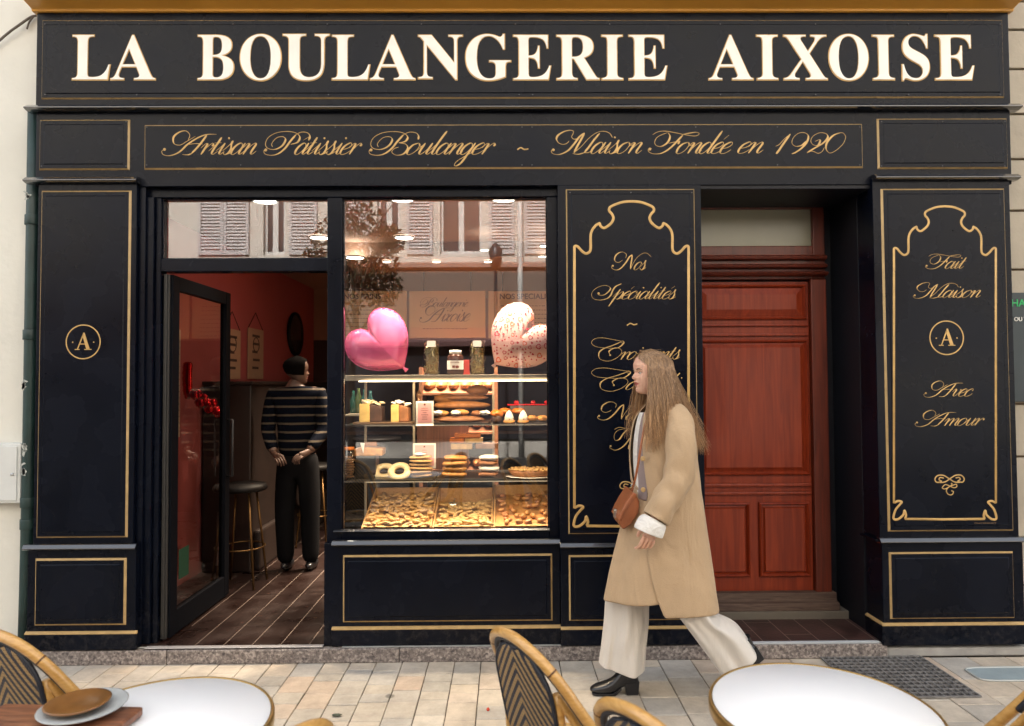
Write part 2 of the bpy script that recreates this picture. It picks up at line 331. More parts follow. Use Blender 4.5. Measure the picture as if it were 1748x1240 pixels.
# glyphs of Blender's own built-in fonts, as meshes in the x-z plane
def glyph(ch, offset=0., ext=.002, res=6):
    c = bpy.data.curves.new('t', 'FONT'); c.body = ch; c.offset = offset; c.extrude = ext; c.resolution_u = res
    o = bpy.data.objects.new('t', c); C.objects.link(o)
    dg = bpy.context.evaluated_depsgraph_get(); me = bpy.data.meshes.new_from_object(o.evaluated_get(dg))
    vs = [v.co.copy() for v in me.vertices]; fs = [tuple(p.vertices) for p in me.polygons]
    bpy.data.objects.remove(o); bpy.data.curves.remove(c); bpy.data.meshes.remove(me)
    return vs, fs
def put_text(mb, txt, x0, x1, z0, z1, Y, offset=0., t=.004, fit=True):
    vs, fs = glyph(txt, offset)
    ax, bx = min(v.x for v in vs), max(v.x for v in vs); ay, by = min(v.y for v in vs), max(v.y for v in vs)
    kx = (x1-x0)/(bx-ax); ky = (z1-z0)/(by-ay); zz = max(v.z for v in vs) or 1
    mb.add([(x0+(v.x-ax)*kx, Y-(v.z/zz+1)*.5*t, z0+(v.y-ay)*ky) for v in vs], fs); return mb
def bold(s): return ''.join(chr(0x1D400+ord(c)-65) if 'A' <= c <= 'Z' else c for c in s)
# ================================================================= GROUND
def struct(name, mb, m, **k): return tag(obj(name, mb, m, **k), kind='structure')
grout = mat('paving_grout', (.10, .085, .065), .95, var=.3, vscale=20)
struct('street_ground', MB().add([(-60, -40, -.012), (60, -40, -.012), (60, 60, -.012), (-60, 60, -.012)], [(0, 1, 2, 3)]), grout)
def pavers_material():
    m = mat('limestone_pavers', (.36, .31, .25), .75, bump=.35, bscale=45); n, l, b = N(m)
    g = n.new('ShaderNodeNewGeometry'); rr = n.new('ShaderNodeValToRGB'); e = rr.color_ramp
    e.elements[0].color = (.40, .365, .31, 1); e.elements[1].color = (.56, .51, .43, 1)
    for p, c in ((.25, (.48, .425, .35)), (.45, (.44, .41, .365)), (.6, (.53, .445, .345)), (.78, (.53, .465, .375)), (.9, (.51, .395, .30))):
        q = e.elements.new(p); q.color = (*c, 1)
    tc = n.new('ShaderNodeTexCoord'); t = n.new('ShaderNodeTexNoise'); t.inputs['Scale'].default_value = 9; t.inputs['Detail'].default_value = 9; t.inputs['Roughness'].default_value = .7
    t2 = n.new('ShaderNodeTexNoise'); t2.inputs['Scale'].default_value = 1.3; t2.inputs['Detail'].default_value = 4
    l.new(tc.outputs['Object'], t.inputs[0]); l.new(tc.outputs['Object'], t2.inputs[0]); l.new(g.outputs['Random Per Island'], rr.inputs[0])
    a = n.new('ShaderNodeMapRange'); a.inputs[1].default_value = .3; a.inputs[2].default_value = .7; a.inputs[3].default_value = .76; a.inputs[4].default_value = 1.16; l.new(t.outputs[0], a.inputs[0])
    a2 = n.new('ShaderNodeMapRange'); a2.inputs[1].default_value = .35; a2.inputs[2].default_value = .65; a2.inputs[3].default_value = .82; a2.inputs[4].default_value = 1.06; l.new(t2.outputs[0], a2.inputs[0])
    mu = n.new('ShaderNodeMath'); mu.operation = 'MULTIPLY'; l.new(a.outputs[0], mu.inputs[0]); l.new(a2.outputs[0], mu.inputs[1])
    sc = n.new('ShaderNodeVectorMath'); sc.operation = 'SCALE'; l.new(rr.outputs[0], sc.inputs[0]); l.new(mu.outputs[0], sc.inputs['Scale']); l.new(sc.outputs[0], b.inputs['Base Color'])
    # dark chewing-gum and drip spots
    v = n.new('ShaderNodeTexVoronoi'); v.inputs['Scale'].default_value = 2.6; l.new(tc.outputs['Object'], v.inputs[0])
    k = n.new('ShaderNodeMapRange'); k.inputs[1].default_value = .045; k.inputs[2].default_value = .075; k.inputs[3].default_value = .42; k.inputs[4].default_value = 1; l.new(v.outputs['Distance'], k.inputs[0])
    s2 = n.new('ShaderNodeVectorMath'); s2.operation = 'SCALE'; l.new(sc.outputs[0], s2.inputs[0]); l.new(k.outputs[0], s2.inputs['Scale']); l.new(s2.outputs[0], b.inputs['Base Color'])
    return m
mb = MB(); GRATE = (2.0, 2.72, 3.30, 3.80)
def paver(x0, x1, y0, y1):
    g, dz = .0022, random.uniform(-.0015, .0015); c = .003
    j = lambda: random.uniform(-.0012, .0012)
    a, b_, c_, d = (x0+g+j(), y0+g+j()), (x1-g+j(), y0+g+j()), (x1-g+j(), y1-g+j()), (x0+g+j(), y1-g+j())
    q = [(*a, -.01), (*b_, -.01), (*c_, -.01), (*d, -.01), (a[0], a[1], dz-c), (b_[0], b_[1], dz-c), (c_[0], c_[1], dz-c), (d[0], d[1], dz-c),
         (a[0]+c, a[1]+c, dz), (b_[0]-c, b_[1]+c, dz), (c_[0]-c, c_[1]-c, dz), (d[0]+c, d[1]-c, dz)]
    mb.add(q, [(0, 1, 5, 4), (1, 2, 6, 5), (2, 3, 7, 6), (3, 0, 4, 7), (4, 5, 9, 8), (5, 6, 10, 9), (6, 7, 11, 10), (7, 4, 8, 11), (8, 9, 10, 11)])
x = -6.0
while x < 6.0:
    w = .150 if x < .25 else (.19 if x < 1.9 else .22); y = .5+random.uniform(0, .2)
    while y < 3.985:
        L = random.uniform(.09, .20) if x < .25 else random.uniform(.13, .26)
        if y+L > 3.90: L = 3.985-y
        cx, cy = x+w/2, y+L/2
        paver(x, x+w, y, y+L); y += L
    x += w
struct('pavement', mb, pavers_material())
# granite step along the shopfront, cement edge, slab in front of the right pilaster
granite = mat('granite', (.19, .165, .15), .7, bump=.25, bscale=90); n, l, b = N(granite)
tc = n.new('ShaderNodeTexCoord'); t = n.new('ShaderNodeTexVoronoi'); t.inputs['Scale'].default_value = 85; l.new(tc.outputs['Object'], t.inputs[0])
r = n.new('ShaderNodeValToRGB'); r.color_ramp.elements[0].color = (.06, .05, .05, 1); r.color_ramp.elements[1].color = (.42, .37, .33, 1)
q = r.color_ramp.elements.new(.5); q.color = (.19, .16, .145, 1); t3 = n.new('ShaderNodeTexNoise'); t3.inputs['Scale'].default_value = 60; t3.inputs['Detail'].default_value = 8; l.new(tc.outputs['Object'], t3.inputs[0])
md = n.new('ShaderNodeMath'); md.operation = 'MULTIPLY_ADD'; md.inputs[1].default_value = .5; sx = n.new('ShaderNodeSeparateColor'); l.new(t.outputs['Color'], sx.inputs[0])
l.new(sx.outputs[0], md.inputs[0]); m3 = n.new('ShaderNodeMath'); m3.operation = 'MULTIPLY_ADD'; m3.inputs[1].default_value = 1.6; m3.inputs[2].default_value = -.55; l.new(t3.outputs[0], m3.inputs[0]); l.new(m3.outputs[0], md.inputs[2]); l.new(md.outputs[0], r.inputs[0]); l.new(r.outputs[0], b.inputs['Base Color'])
xl, xs, xr = -2.86, P(1515, 1100, 3.98).x, 3.6
stp = MB(); y0 = 3.975; prev = xl; cuts = [-2.86, -1.95, -.62, .55, 1.35, xs]
for a, c_ in zip(cuts[:-1], cuts[1:]): stp.box(a+.0015, c_-.0015, y0, 4.30, 0, .0815)
struct('granite_step', stp, granite, bev=.006)
cement = mat('worn_cement', (.30, .30, .285), .85, var=.2, vscale=12, bump=.4, bscale=40)
struct('cement_footing', MB().box(-3.2, -1.9, 4.0, 4.35, .083, .089).box(-.95, xs, 3.985, 4.2, .083, .0885), cement, bev=.002)
struct('stone_threshold_slab', MB().box(xs+.003, xr, 3.99, 4.3, 0, .052).box(xs+.06, xr, 4.03, 4.3, .052, .072), mat('pale_slab', (.34, .33, .31), .8, var=.2, vscale=7, bump=.5, bscale=18), bev=.01)
struct('paving_kerb_strip', MB().box(-6, -2.865, 3.99, 4.4, 0, .03), stoneb, bev=.004)
# ================================================================= SHOPFRONT
shop = thing('shopfront', 'tall black painted bakery shopfront with gilt lettering and pilasters', 'shopfront', (0, F, .085))
XL, XR = P(62, 100).x, P(1723, 100).x
def raised(parent, R, Y, w=.0085, d=.011, inset=.022, name='raised_panel', groove=True, dm=black):
    x0, x1, z0, z1 = R
    pm = MB()
    a = (x0+w, x1-w, z0+w, z1-w)
    yf = Y-d
    b_ = (a[0]+inset, a[1]-inset, a[2]+inset, a[3]-inset); g = .005; c_ = (b_[0]+g, b_[1]-g, b_[2]+g, b_[3]-g); dd = -.004 if groove else 0
    def ring(o, i, yo, yi):
        pm.add([(o[0], yo, o[2]), (o[1], yo, o[2]), (o[1], yo, o[3]), (o[0], yo, o[3]), (i[0], yi, i[2]), (i[1], yi, i[2]), (i[1], yi, i[3]), (i[0], yi, i[3])],
               [(0, 1, 5, 4), (1, 2, 6, 5), (2, 3, 7, 6), (3, 0, 4, 7)])
    ring(a, b_, yf, yf); ring(b_, c_, yf, yf+dd)
    pm.add([(c_[0], yf+dd, c_[2]), (c_[1], yf+dd, c_[2]), (c_[1], yf+dd, c_[3]), (c_[0], yf+dd, c_[3])], [(0, 1, 2, 3)])
    p = obj(name, pm, dm, parent)
    gm = MB(); o = (x0, x1, z0, z1)
    gm.add([(o[0], Y-.0005, o[2]), (o[1], Y-.0005, o[2]), (o[1], Y-.0005, o[3]), (o[0], Y-.0005, o[3]), (a[0], yf, a[2]), (a[1], yf, a[2]), (a[1], yf, a[3]), (a[0], yf, a[3])],
           [(0, 1, 5, 4), (1, 2, 6, 5), (2, 3, 7, 6), (3, 0, 4, 7)])
    obj('gold_trim', gm, gold, p)
    return p, yf+dd
def screws(parent, pts, Y):
    sm_ = mat('screw_metal', (.12, .12, .12), .4, metal=.7)
    for x_, z_ in pts:
        m_ = MB().lathe([(.0045, 0), (.0035, .0015), (.0, .002)], (0, 0, 0), 8); m_.v = [(x_+a_, Y-c_, z_+b2) for a_, b2, c_ in m_.v]; obj('screw', m_, sm_, parent)
def ledge(parent, x0, x1, z, h, Y, pr, name='ledge', m=gloss, ret=0):
    p = [(Y+.02, z+h*.5), (Y-.004, z+h*.5), (Y-pr*.45, z+h*.40), (Y-pr*.9, z-h*.02), (Y-pr, z-.10*h), (Y-pr, z-h*.24), (Y-pr*.72, z-h*.38), (Y-pr*.35, z-h*.5), (Y+.02, z-h*.5)]
    return obj(name, MB().prof(p, x0, x1), m, parent, bev=.0015)
# fascia
zt, zb = P(874, 22).z, P(874, 186).z
fb = obj('fascia_board', MB().box(XL, XR, F, F+.22, zb, zt), black, shop, bev=.003)
_, fy = raised(fb, rect(72, 35, 1712, 169), F, w=.007, d=.009)
for s_, a_, c_ in [('L',124,189),('A',189.5,266),('B',338,400),('O',410,480.6),('U',483,563),('L',567,632),('A',632,709),('N',714,790),('G',794.5,872),('E',876,940.5),('R',950,1023),('I',1027,1063),('E',1073,1138.5),
                   ('A',1209,1285),('I',1291.5,1327.5),('X',1337,1411.6),('O',1414,1482),('I',1489,1526),('S',1538.7,1586),('E',1595,1662)]:
    xm = (a_+c_)/2; e = 1.5 if s_ in 'OGSU' else 0
    x0, x1 = P(a_, 98, fy).x, P(c_, 98, fy).x; z1, z0 = P(xm, 60.5-e, fy).z, P(xm, 137+(e if s_ != 'U' else 1.5), fy).z
    lm = MB(); lm.mi = 1; put_text(lm, bold(s_), x0-.003, x1+.003, z0-.004, z1+.003, fy, .006, .003)
    lm.mi = 0; put_text(lm, bold(s_), x0+.003, x1-.003, z0+.002, z1-.002, fy-.003, -.004, .003)
    obj('letter', lm, [cream, goldt], fb)
sx_ = [(P(x_, 44).x, P(x_, 44).z) for x_ in (80, 240, 400, 560, 720, 880, 1040, 1228, 1390, 1548, 1704)]+[(P(x_, 164).x, P(x_, 164).z) for x_ in (80, 236, 400, 562, 724, 886, 909, 1070, 1228, 1390, 1548, 1704)]
screws(fb, sx_, fy-.004)
# ochre cornice over the fascia
awz = P(874, 22).z
cor = tag(obj('cornice', MB().prof([(F+.2, awz-.001), (F-.018, awz-.001), (F-.022, awz+.012), (F-.03, awz+.014), (F-.045, awz+.018), (F-.10, awz+.028), (F-.135, awz+.042), (F-.155, awz+.062), (F-.16, awz+.085), (F-.16, awz+.14), (F-.12, awz+.16), (F+.2, awz+.2)], XL-.02, XR+.02), awn, bev=.003),
    'ochre painted cornice running along the top of the black fascia', 'cornice')
# cornice between the fascia and the frieze
ledge(shop, XL-.035, XR+.035, P(874, 186).z, .042, F, .055, 'string_moulding')
# frieze
fz = obj('frieze_board', MB().box(XL+.005, XR-.005, F+.001, F+.20, P(874, 317).z, P(874, 190).z), black, shop, bev=.003)
_, _y = raised(fz, rect(68, 205, 222, 291), F, name='small_panel')
_, yz = raised(fz, rect(247, 213, 1472, 289), F, groove=False, name='script_panel')
_, _y = raised(fz, rect(1497, 203, 1719, 289), F, name='small_panel')
zb1, u_ = P(500, 264).z, P(500, 244).z-P(500, 264).z
for txt, a_, c_, yb in [('Artisan', 276, 437.5, 264), ('P\u00e2tissier', 450.5, 617, 264), ('Boulanger', 630, 845, 264), ('Maison', 941, 1096, 262.5), ('Fond\u00e9e', 1106.5, 1250.5, 262.5), ('en', 1260, 1303, 262)]:
    q = P((a_+c_)/2, yb, yz); obj('script_lettering', script_mesh(txt, P(a_, yb, yz).x, P(c_, yb, yz).x, q.z, u_*.97, yz), goldt, fz)
obj('script_lettering', script_mesh('1920', P(1324, 262, yz).x, P(1444, 262, yz).x, P(1380, 263, yz).z, u_*.93, yz, .10), goldt, fz)
obj('script_lettering', ribbon(MB(), stroke_pts([(P(883+q[0], 255, yz).x, P(883, 256-q[1], yz).z) for q in [(0, 0), (6, 3.5), (12, .5), (19, 1.5)]]), .004, yz), goldt, fz)
screws(fz, [(P(x_, y_).x, P(x_, y_).z) for x_ in (252, 412, 573, 731, 891, 908, 1046, 1187, 1326, 1466) for y_ in (218.5, 283)]+[(P(x_, y_).x, P(x_, y_).z) for x_ in (73, 217, 1503, 1607, 1713) for y_ in (209, 285)], yz)
# ------------------------------------------------ pilasters
def emblem(parent, cx, cy, r, Y, dots=True):
    q = P(cx, cy, Y); R_ = P(cx+r, cy, Y).x-q.x
    m_ = MB(); ribbon(m_, [(q.x+R_*cos(t*pi/32), q.z+R_*sin(t*pi/32)) for t in range(64)], R_*.035, Y, .0015, True)
    T = lambda pts: m_.prism([(q.x+R_*u, q.z+R_*v) for u, v in pts], Y-.002, Y-.0002)
    T([(.0, .55), (.08, .55), (.40, -.44), (.20, -.44), (-.02, .30)]); T([(-.005, .50), (.02, .36), (-.30, -.44), (-.36, -.44)]); m_.prism([(q.x-R_*.19, q.z-R_*.10), (q.x+R_*.2, q.z-R_*.10), (q.x+R_*.2, q.z-R_*.15), (q.x-R_*.21, q.z-R_*.15)], Y-.0016, Y-.0002)
    T([(-.48, -.42), (-.20, -.42), (-.20, -.47), (-.48, -.47)]); T([(.08, -.42), (.50, -.42), (.50, -.47), (.08, -.47)])
    for s_ in (-1, 1): m_.blob((q.x+s_*R_*.62, Y, q.z-.02*R_), (R_*.045, .002, R_*.045), 8, 5)
    obj('emblem', m_, goldt, parent)
# left pilaster
yp = F-.015
pl = obj('pilaster', MB().box(P(60, 600).x+.015, P(236, 330).x, yp, F+.2, P(150, 936, yp).z, P(150, 312, yp).z)
         .box(P(236, 330).x, P(247, 330).x, F+.012, F+.2, .09, P(150, 313).z), black, shop, bev=.003)
_, ye = raised(pl, rect(67, 326, 221.5, 918, yp), yp, w=.010, name='tall_panel')
emblem(pl, 142, 584, 29, ye)
ledge(shop, XL-.03, P(241, 308).x, P(146, 309, yp).z, .040, yp, .045)
ledge(shop, XL-.005, P(236, 933, yp).x, P(146, 933, yp).z, .036, yp-.012, .026)
yb = yp-.012
x0 = P(40, 1020, yb).x+.02; x1 = P(232, 1010, yb).x
pb = obj('pilaster_base', MB().box(x0, x1, yb, F+.2, .089, P(146, 937, yb).z), black, shop, bev=.004)
raised(pb, rect(60, 953, 216, 1067.5, yb), yb, w=.011, name='base_panel')
obj('gold_fillet', MB().prof([(yb-.014, P(146, 1080, yb).z-.006), (yb-.014, P(146, 1080, yb).z), (yb+.001, P(146, 1080, yb).z+.009), (yb+.001, P(146, 1080, yb).z-.006)], x0-.004, x1+.012), gold, pb)
obj('plinth', MB().box(x0-.004, x1+.012, yb-.013, F+.1, .0895, P(146, 1080, yb).z-.0062), black, pb, bev=.003)
# right pilaster
yp = F-.02; xr0 = P(1493, 500, yp).x; xr1 = P(1729.5, 500, yp).x-.005
pr = obj('pilaster', MB().box(xr0, xr1, yp, F+.16, P(1600, 922, yp).z, P(1600, 305, yp).z), black, shop, bev=.003)
_, ye = raised(pr, rect(1509, 322.5, 1721.5, 907, yp), yp, w=.010, name='tall_panel')
emblem(pr, 1616, 577, 28.5, ye)
ledge(shop, P(1489, 303, yp).x, xr1+.04, P(1610, 304, yp).z, .040, yp, .045)
zc = P(1610, 921.5, yp).z; yb = yp-.008
ld = ledge(shop, xr0-.012, xr1+.04, zc, .034, yb, .028)
xb1 = xr1+.015
pb = obj('pilaster_base', MB().box(xr0+.006, xb1, yb, F+.15, .075, zc-.017), black, shop, bev=.004)
raised(pb, rect(1518, 942, 1730, 1056, yb), yb, w=.009, name='base_panel')
zs = P(1620, 1065, yb).z
obj('gold_fillet', MB().prof([(yb-.014, zs-.006), (yb-.014, zs), (yb+.001, zs+.009), (yb+.001, zs-.006)], xr0-.008, xb1+.012)
    .add([(xr0-.008, yb-.014, zs-.006), (xr0-.008, F+.15, zs-.006), (xr0-.008, F+.15, zs), (xr0-.008, yb-.014, zs), (xr0+.006, yb, zs+.009), (xr0+.006, F+.15, zs+.009)], [(0, 1, 2, 3), (3, 2, 5, 4)]), gold, pb)
obj('plinth', MB().box(xr0-.008, xb1+.01, yb-.013, F+.15, .0735, zs-.0062), black, pb, bev=.003)
# side ledge returning into the recess
obj('return_ledge', MB().box(xr0-.03, xr0, yb, F+.15, zc-.008, zc+.006), black, pr, bev=.003)
# middle pilaster beside the window
yp = F-.02; xm0, xm1 = P(954, 600, yp).x, P(1200, 600, yp).x; zc = P(1070, 930, yp).z
pm_ = obj('pilaster', MB().box(xm0, xm1, yp, F+.47, zc-.015, P(1070, 316, yp).z), black, shop, bev=.003)
_, ym = raised(pm_, rect(968, 323.5, 1189, 911, yp), yp, w=.007, name='tall_panel')
ledge(shop, xm0-.003, xm1+.01, zc, .034, yp-.008, .024)
pb = obj('pilaster_base', MB().box(xm0, xm1+.004, yp-.008, F+.46, .089, zc-.017), black, shop, bev=.004)
raised(pb, rect(971, 947, 1192, 1059, yp-.008), yp-.008, w=.009, name='base_panel')
zs = P(1070, 1071.5, yp-.008).z
obj('gold_fillet', MB().prof([(yp-.022, zs-.006), (yp-.022, zs), (yp-.007, zs+.009), (yp-.007, zs-.006)], xm0-.002, xm1+.012), gold, pb)
obj('plinth', MB().box(xm0-.002, xm1+.012, yp-.021, F+.44, .0895, zs-.0062), black, pb, bev=.003)
# ornamental gilt frames and lettering on the two panels
ORN = [(150,735),(165,724),(195,735),(240,785),(290,818),(335,800),(352,750),(352,600),(370,530),(415,470),(465,440)]
ORN2 = [(465,440),(475,475),(515,500),(560,480),(615,430),(635,375),(615,325),(585,290),(585,255),(620,225),(740,180),(860,168)]
def ornament(parent, cx, ytop, ybot, hw, k, Y, w):
    kx = hw/710.
    side = lambda s_, pts: [(cx+s_*(860-u)*kx, ytop+(v-168)*k) for u, v in pts]
    m_ = MB()
    top = stroke_pts(ORN, 6)+stroke_pts(ORN2, 6)[1:]
    for s_ in (1, -1):
        f_ = lambda u: cx-s_*(860-u)*kx
        tp = [(f_(u), ytop+(v-168)*k) for u, v in top]
        bw = hw*.19
        xb = cx-s_*hw; fl = [(0, -31), (7.5, -35), (15, -33), (10, -27), (3, -18), (-1, -5), (1, 0), (9, -1), (18, -9), (20, -17), (23, -8), (21, -1)]
        fl = [(xb+s_*u*hw/97., ybot+v*hw/97.) for u, v in stroke_pts(fl, 5)]
        pth = [(cx-s_*.0001, ybot)]+fl[::-1]+tp
        W_ = [P(u, v, Y) for u, v in pth]
        ribbon(m_, [(q.x, q.z) for q in W_], w, Y, .003)
    obj('gilt_frame', m_, goldt, parent)
def words(parent, lines, Y, xh):
    for txt, a_, c_, yb in lines:
        q = P((a_+c_)/2, yb, Y); obj('script_lettering', script_mesh(txt, P(a_, yb, Y).x, P(c_, yb, Y).x, q.z, xh, Y), goldt, parent)
ornament(pm_, 1078, 344, 899, 97.5, .137, ym, .0075)
ornament(pr, 1613, 352.5, 887, 87, .128, ye, .0065)
XH = .047
words(pm_, [('Nos', 1044, 1112, 461), ('Sp\u00e9cialit\u00e9s', 1010, 1154, 511), ('Croissants', 1010, 1161, 614), ('Cannoli', 1010, 1161, 665.5), ('Navettes', 1020, 1150, 717), ('Tartes', 1041, 1120, 767)], ym, XH)
words(pr, [('Fait', 1580, 1650, 459), ('Maison', 1559, 1674, 508.5), ('Avec', 1577, 1662, 677), ('Amour', 1562, 1680, 727)], ye, XH*.93)
def tilde(par, cx, cy, Y): obj('script_lettering', ribbon(MB(), stroke_pts([(P(cx+a_, cy, Y).x, P(cx, cy-b2, Y).z) for a_, b2 in [(-9, -1), (-3, 2.4), (3, .2), (9, 1.6)]]), .0038, Y), goldt, par)
tilde(pm_, 1079, 555, ym)
def flourish(par, cx, cy, Y, k):
    L1 = [(-8,2),(-16,5),(-22,1),(-18,-6),(-8,-7),(0,0),(10,7),(20,6),(25,0),(20,-6),(12,-5),(10,0)]
    m_ = MB(); f_ = lambda pts, s_=1: [(P(cx+s_*a_*k, cy, Y).x, P(cx, cy-b2*k, Y).z) for a_, b2 in stroke_pts(pts)]
    L1 = [(-10,1.5),(-16,2.5),(-18,-1),(-14,-4),(-22,-5.5),(-25,0),(-20,6),(-10,6),(0,0),(8,-5),(17,-6)]
    ribbon(m_, f_(L1), .0035, Y); ribbon(m_, f_(L1, -1), .0036, Y, .0034)
    L2 = [(-11,-12),(-7,-9.5),(0,-12),(7,-15),(12,-13),(11,-9),(6,-10.5),(-2,-14),(-6,-20),(-3,-26),(3,-27),(6,-22),(2,-20)]
    ribbon(m_, f_(L2), .003, Y, .0038); ribbon(m_, f_([(-11,-12),(-13,-15),(-9,-17),(-2,-14),(4,-9),(2,-7)]), .0028, Y, .0028)
    obj('gilt_flourish', m_, goldt, par)
flourish(pm_, 1082, 829, ym, .95); flourish(pr, 1621, 818, ye, 1.)
lm = MB(); q = P(1682, 893.5, ye)
put_text(lm, 'GUYENNET', P(1663, 893, ye).x, P(1701, 893, ye).x, q.z-.003, q.z+.005, ye, 0, .001); obj('small_signature', lm, mat('dull_gold', (.16, .09, .04), .6), pr)
screws(pm_, [(P(x_, 329, ym).x, P(x_, 329, ym).z) for x_ in (973, 1077, 1181)], ym)
# ------------------------------------------------ window joinery
YW = F+.05; D2 = F+.13
def wb(m_, a, b_, c_, d, Y0=YW, Y1=D2): x0, x1, z0, z1 = rect(a, b_, c_, d, Y0); return m_.box(x0, x1, Y0, Y1, z0, z1)
wf = MB(); wf2 = MB()
xj = P(272.5, 600, YW).x; xa, xb = P(558, 700, YW).x, P(583.5, 700, YW).x; xc, xd = P(935.5, 620, YW).x, P(954, 620, YW).x; xj0 = P(243, 700, YW).x
zh, zt = P(600, 337, YW).z, P(600, 312, YW).z
z441, z463 = P(415, 441, YW).z, P(415, 463.5, YW).z
z903 = P(760, 903, YW).z; z922 = P(760, 928, YW).z
wf.box(xj0, xd+.02, YW, D2, zh, zt)
wf.box(xj0, P(262, 700, YW).x, YW-.02, D2, .09, zh-.0005)
wf.box(P(262, 700, YW).x+.001, xj, YW+.003, D2, .09, zh-.0005)
wf.box(xj+.0005, xa, YW+.002, D2, z463, z441)
wf.box(xa, xb, YW+.001, D2, .09, zh-.0005)
wf.box(xc, xd, YW+.002, D2, z922, zh-.0005)
wf.box(xb+.0005, xc-.0005, YW-.004, D2, z922, z903-.012)
wfo = obj('window_frame', wf, black, shop, bev=.004)
bead = MB()
def beads(x0, x1, z0, z1, w=.012, y=YW+.02):
    bead.box(x0, x0+w, y, D2-.03, z0, z1); bead.box(x1-w, x1, y, D2-.03, z0, z1); bead.box(x0+w, x1-w, y+.001, D2-.03, z0, z0+w); bead.box(x0+w, x1-w, y+.001, D2-.03, z1-w, z1)
beads(xj, xa, z441, zh-.001, .006); beads(xb, xc, z903-.012, zh-.001, .006)
obj('glazing_bead', bead, black, wfo, bev=.002)
ledge(shop, P(570, 905, YW).x, xc+.004, z903-.006, .014, YW, .022, 'window_sill')
gy = YW+.05
def pane(name, x0, x1, z0, z1, y, m, par): return obj(name, MB().add([(x0, y, z0), (x1, y, z0), (x1, y, z1), (x0, y, z1)], [(0, 1, 2, 3)]), m, par)
pane('window_pane', xb, xc, z903-.012, zh, gy, glass, shop); pane('transom_pane', xj, xa, z441, zh, gy, glass, shop)
# stall board under the window
zc = P(760, 926.5).z; xs0, xs1 = P(570, 1000).x, xm0-.001
sb = obj('stall_board', MB().box(xa-.001, xs1, F, D2+.05, .089, zc), black, shop, bev=.003)
raised(sb, rect(585.5, 946.5, 943, 1061, F), F, w=.010, name='base_panel')
ledge(shop, xs0-.01, xs1, zc+.001, .034, F, .03)
zs = P(760, 1071, F).z
obj('gold_fillet', MB().prof([(F-.016, zs-.006), (F-.016, zs), (F+.001, zs+.01), (F+.001, zs-.006)], xs0-.01, xs1), gold, sb)
obj('plinth', MB().box(xs0-.01, xs1, F-.015, F+.1, .0895, zs-.0062), black, sb, bev=.003)
# ------------------------------------------------ glass door standing open into the shop
xh_, zd0, zd1 = xj+.012, .105, z463-.012; ya, yb_ = F+.09, F+.95
gd = thing('glass_door', 'black framed glass shop door swung wide open against the pink wall', 'door', (xh_, ya, zd0))
dm_ = MB().box(xh_, xh_+.045, ya, ya+.085, zd0, zd1).box(xh_, xh_+.045, yb_-.075, yb_, zd0, zd1).box(xh_+.001, xh_+.044, ya+.085, yb_-.075, zd1-.085, zd1).box(xh_+.001, xh_+.044, ya+.085, yb_-.075, zd0, zd0+.14)
obj('door_frame', dm_, mat('door_frame_paint', (.0035, .004, .006), .55, spec=.06), gd, bev=.003)
obj('glass_pane', MB().add([(xh_+.022, ya+.085, zd0+.14), (xh_+.022, yb_-.075, zd0+.14), (xh_+.022, yb_-.075, zd1-.085), (xh_+.022, ya+.085, zd1-.085)], [(0, 1, 2, 3)]), glassd, gd)
obj('edge_seal', MB().box(xh_-.004, xh_+.03, ya-.012, ya-.001, zd0, zd1).box(xh_+.012, xh_+.018, ya-.02, ya-.012, zd0, zd1), mat('grey_seal', (.035, .033, .03), .5, metal=.2), gd)
obj('pull_handle', MB().tube([(xh_+.045, yb_-.05, .95), (xh_+.085, yb_-.05, .95), (xh_+.085, yb_-.05, 1.35), (xh_+.045, yb_-.05, 1.35)], .009), darkm, gd)
hs_ = MB(); hs_.box(xh_+.0455, xh_+.047, ya+.10, ya+.23, .42, .60); obj('green_sticker', hs_, mat('green_card', (.004, .035, .018), .5), gd)
# ================================================================= NEIGHBOURING WALLS
lw = MB().box(-16, XL+.03, F+.12, F+.45, 0, 9)
tag(obj('plaster_wall', lw, plaster), 'cream plastered wall left of the black shopfront, behind the drainpipe', 'wall')
stw = mat('ashlar_stone', (.42, .37, .29), .85, var=.12, vscale=3, bump=.3, bscale=30); joint = mat('stone_joint', (.20, .15, .10), .9)
sw = thing('stone_wall', 'pale stone wall with level courses right of the shopfront', 'wall', (XR+.3, F+.14, 0))
obj('wall', MB().box(XR-.03, 16, F+.147, F+.45, 0, 9), joint, sw)
m_ = MB(); zs_ = [.0, .62, .95, 1.28, 1.60, 1.93] + [P(1735, y_, F+.13).z for y_ in (548,)]
zz = sorted([P(1738, y_, F+.12).z for y_ in (51, 118, 195, 272, 360, 690, 780, 1000)]+[.02, 2.0, 2.28, 3.95, 4.3, 4.65, 5., 5.4])
for i, (a, b_) in enumerate(zip(zz[:-1], zz[1:])):
    x = XR-.03-random.uniform(0, .4)
    while x < 9:
        L = random.uniform(.6, 1.1); m_.box(max(x, XR-.03)+.004, x+L-.004, F+.12, F+.15, a+.007, b_-.007); x += L
obj('stone_courses', m_, stw, sw, bev=.004)
# wall of the house above the shopfront
tag(obj('house_wall', MB().box(XL+.03, XR-.03, F+.13, F+.45, P(874, 24).z+.01, 9), plaster), 'cream house wall rising above the ochre cornice', 'wall')
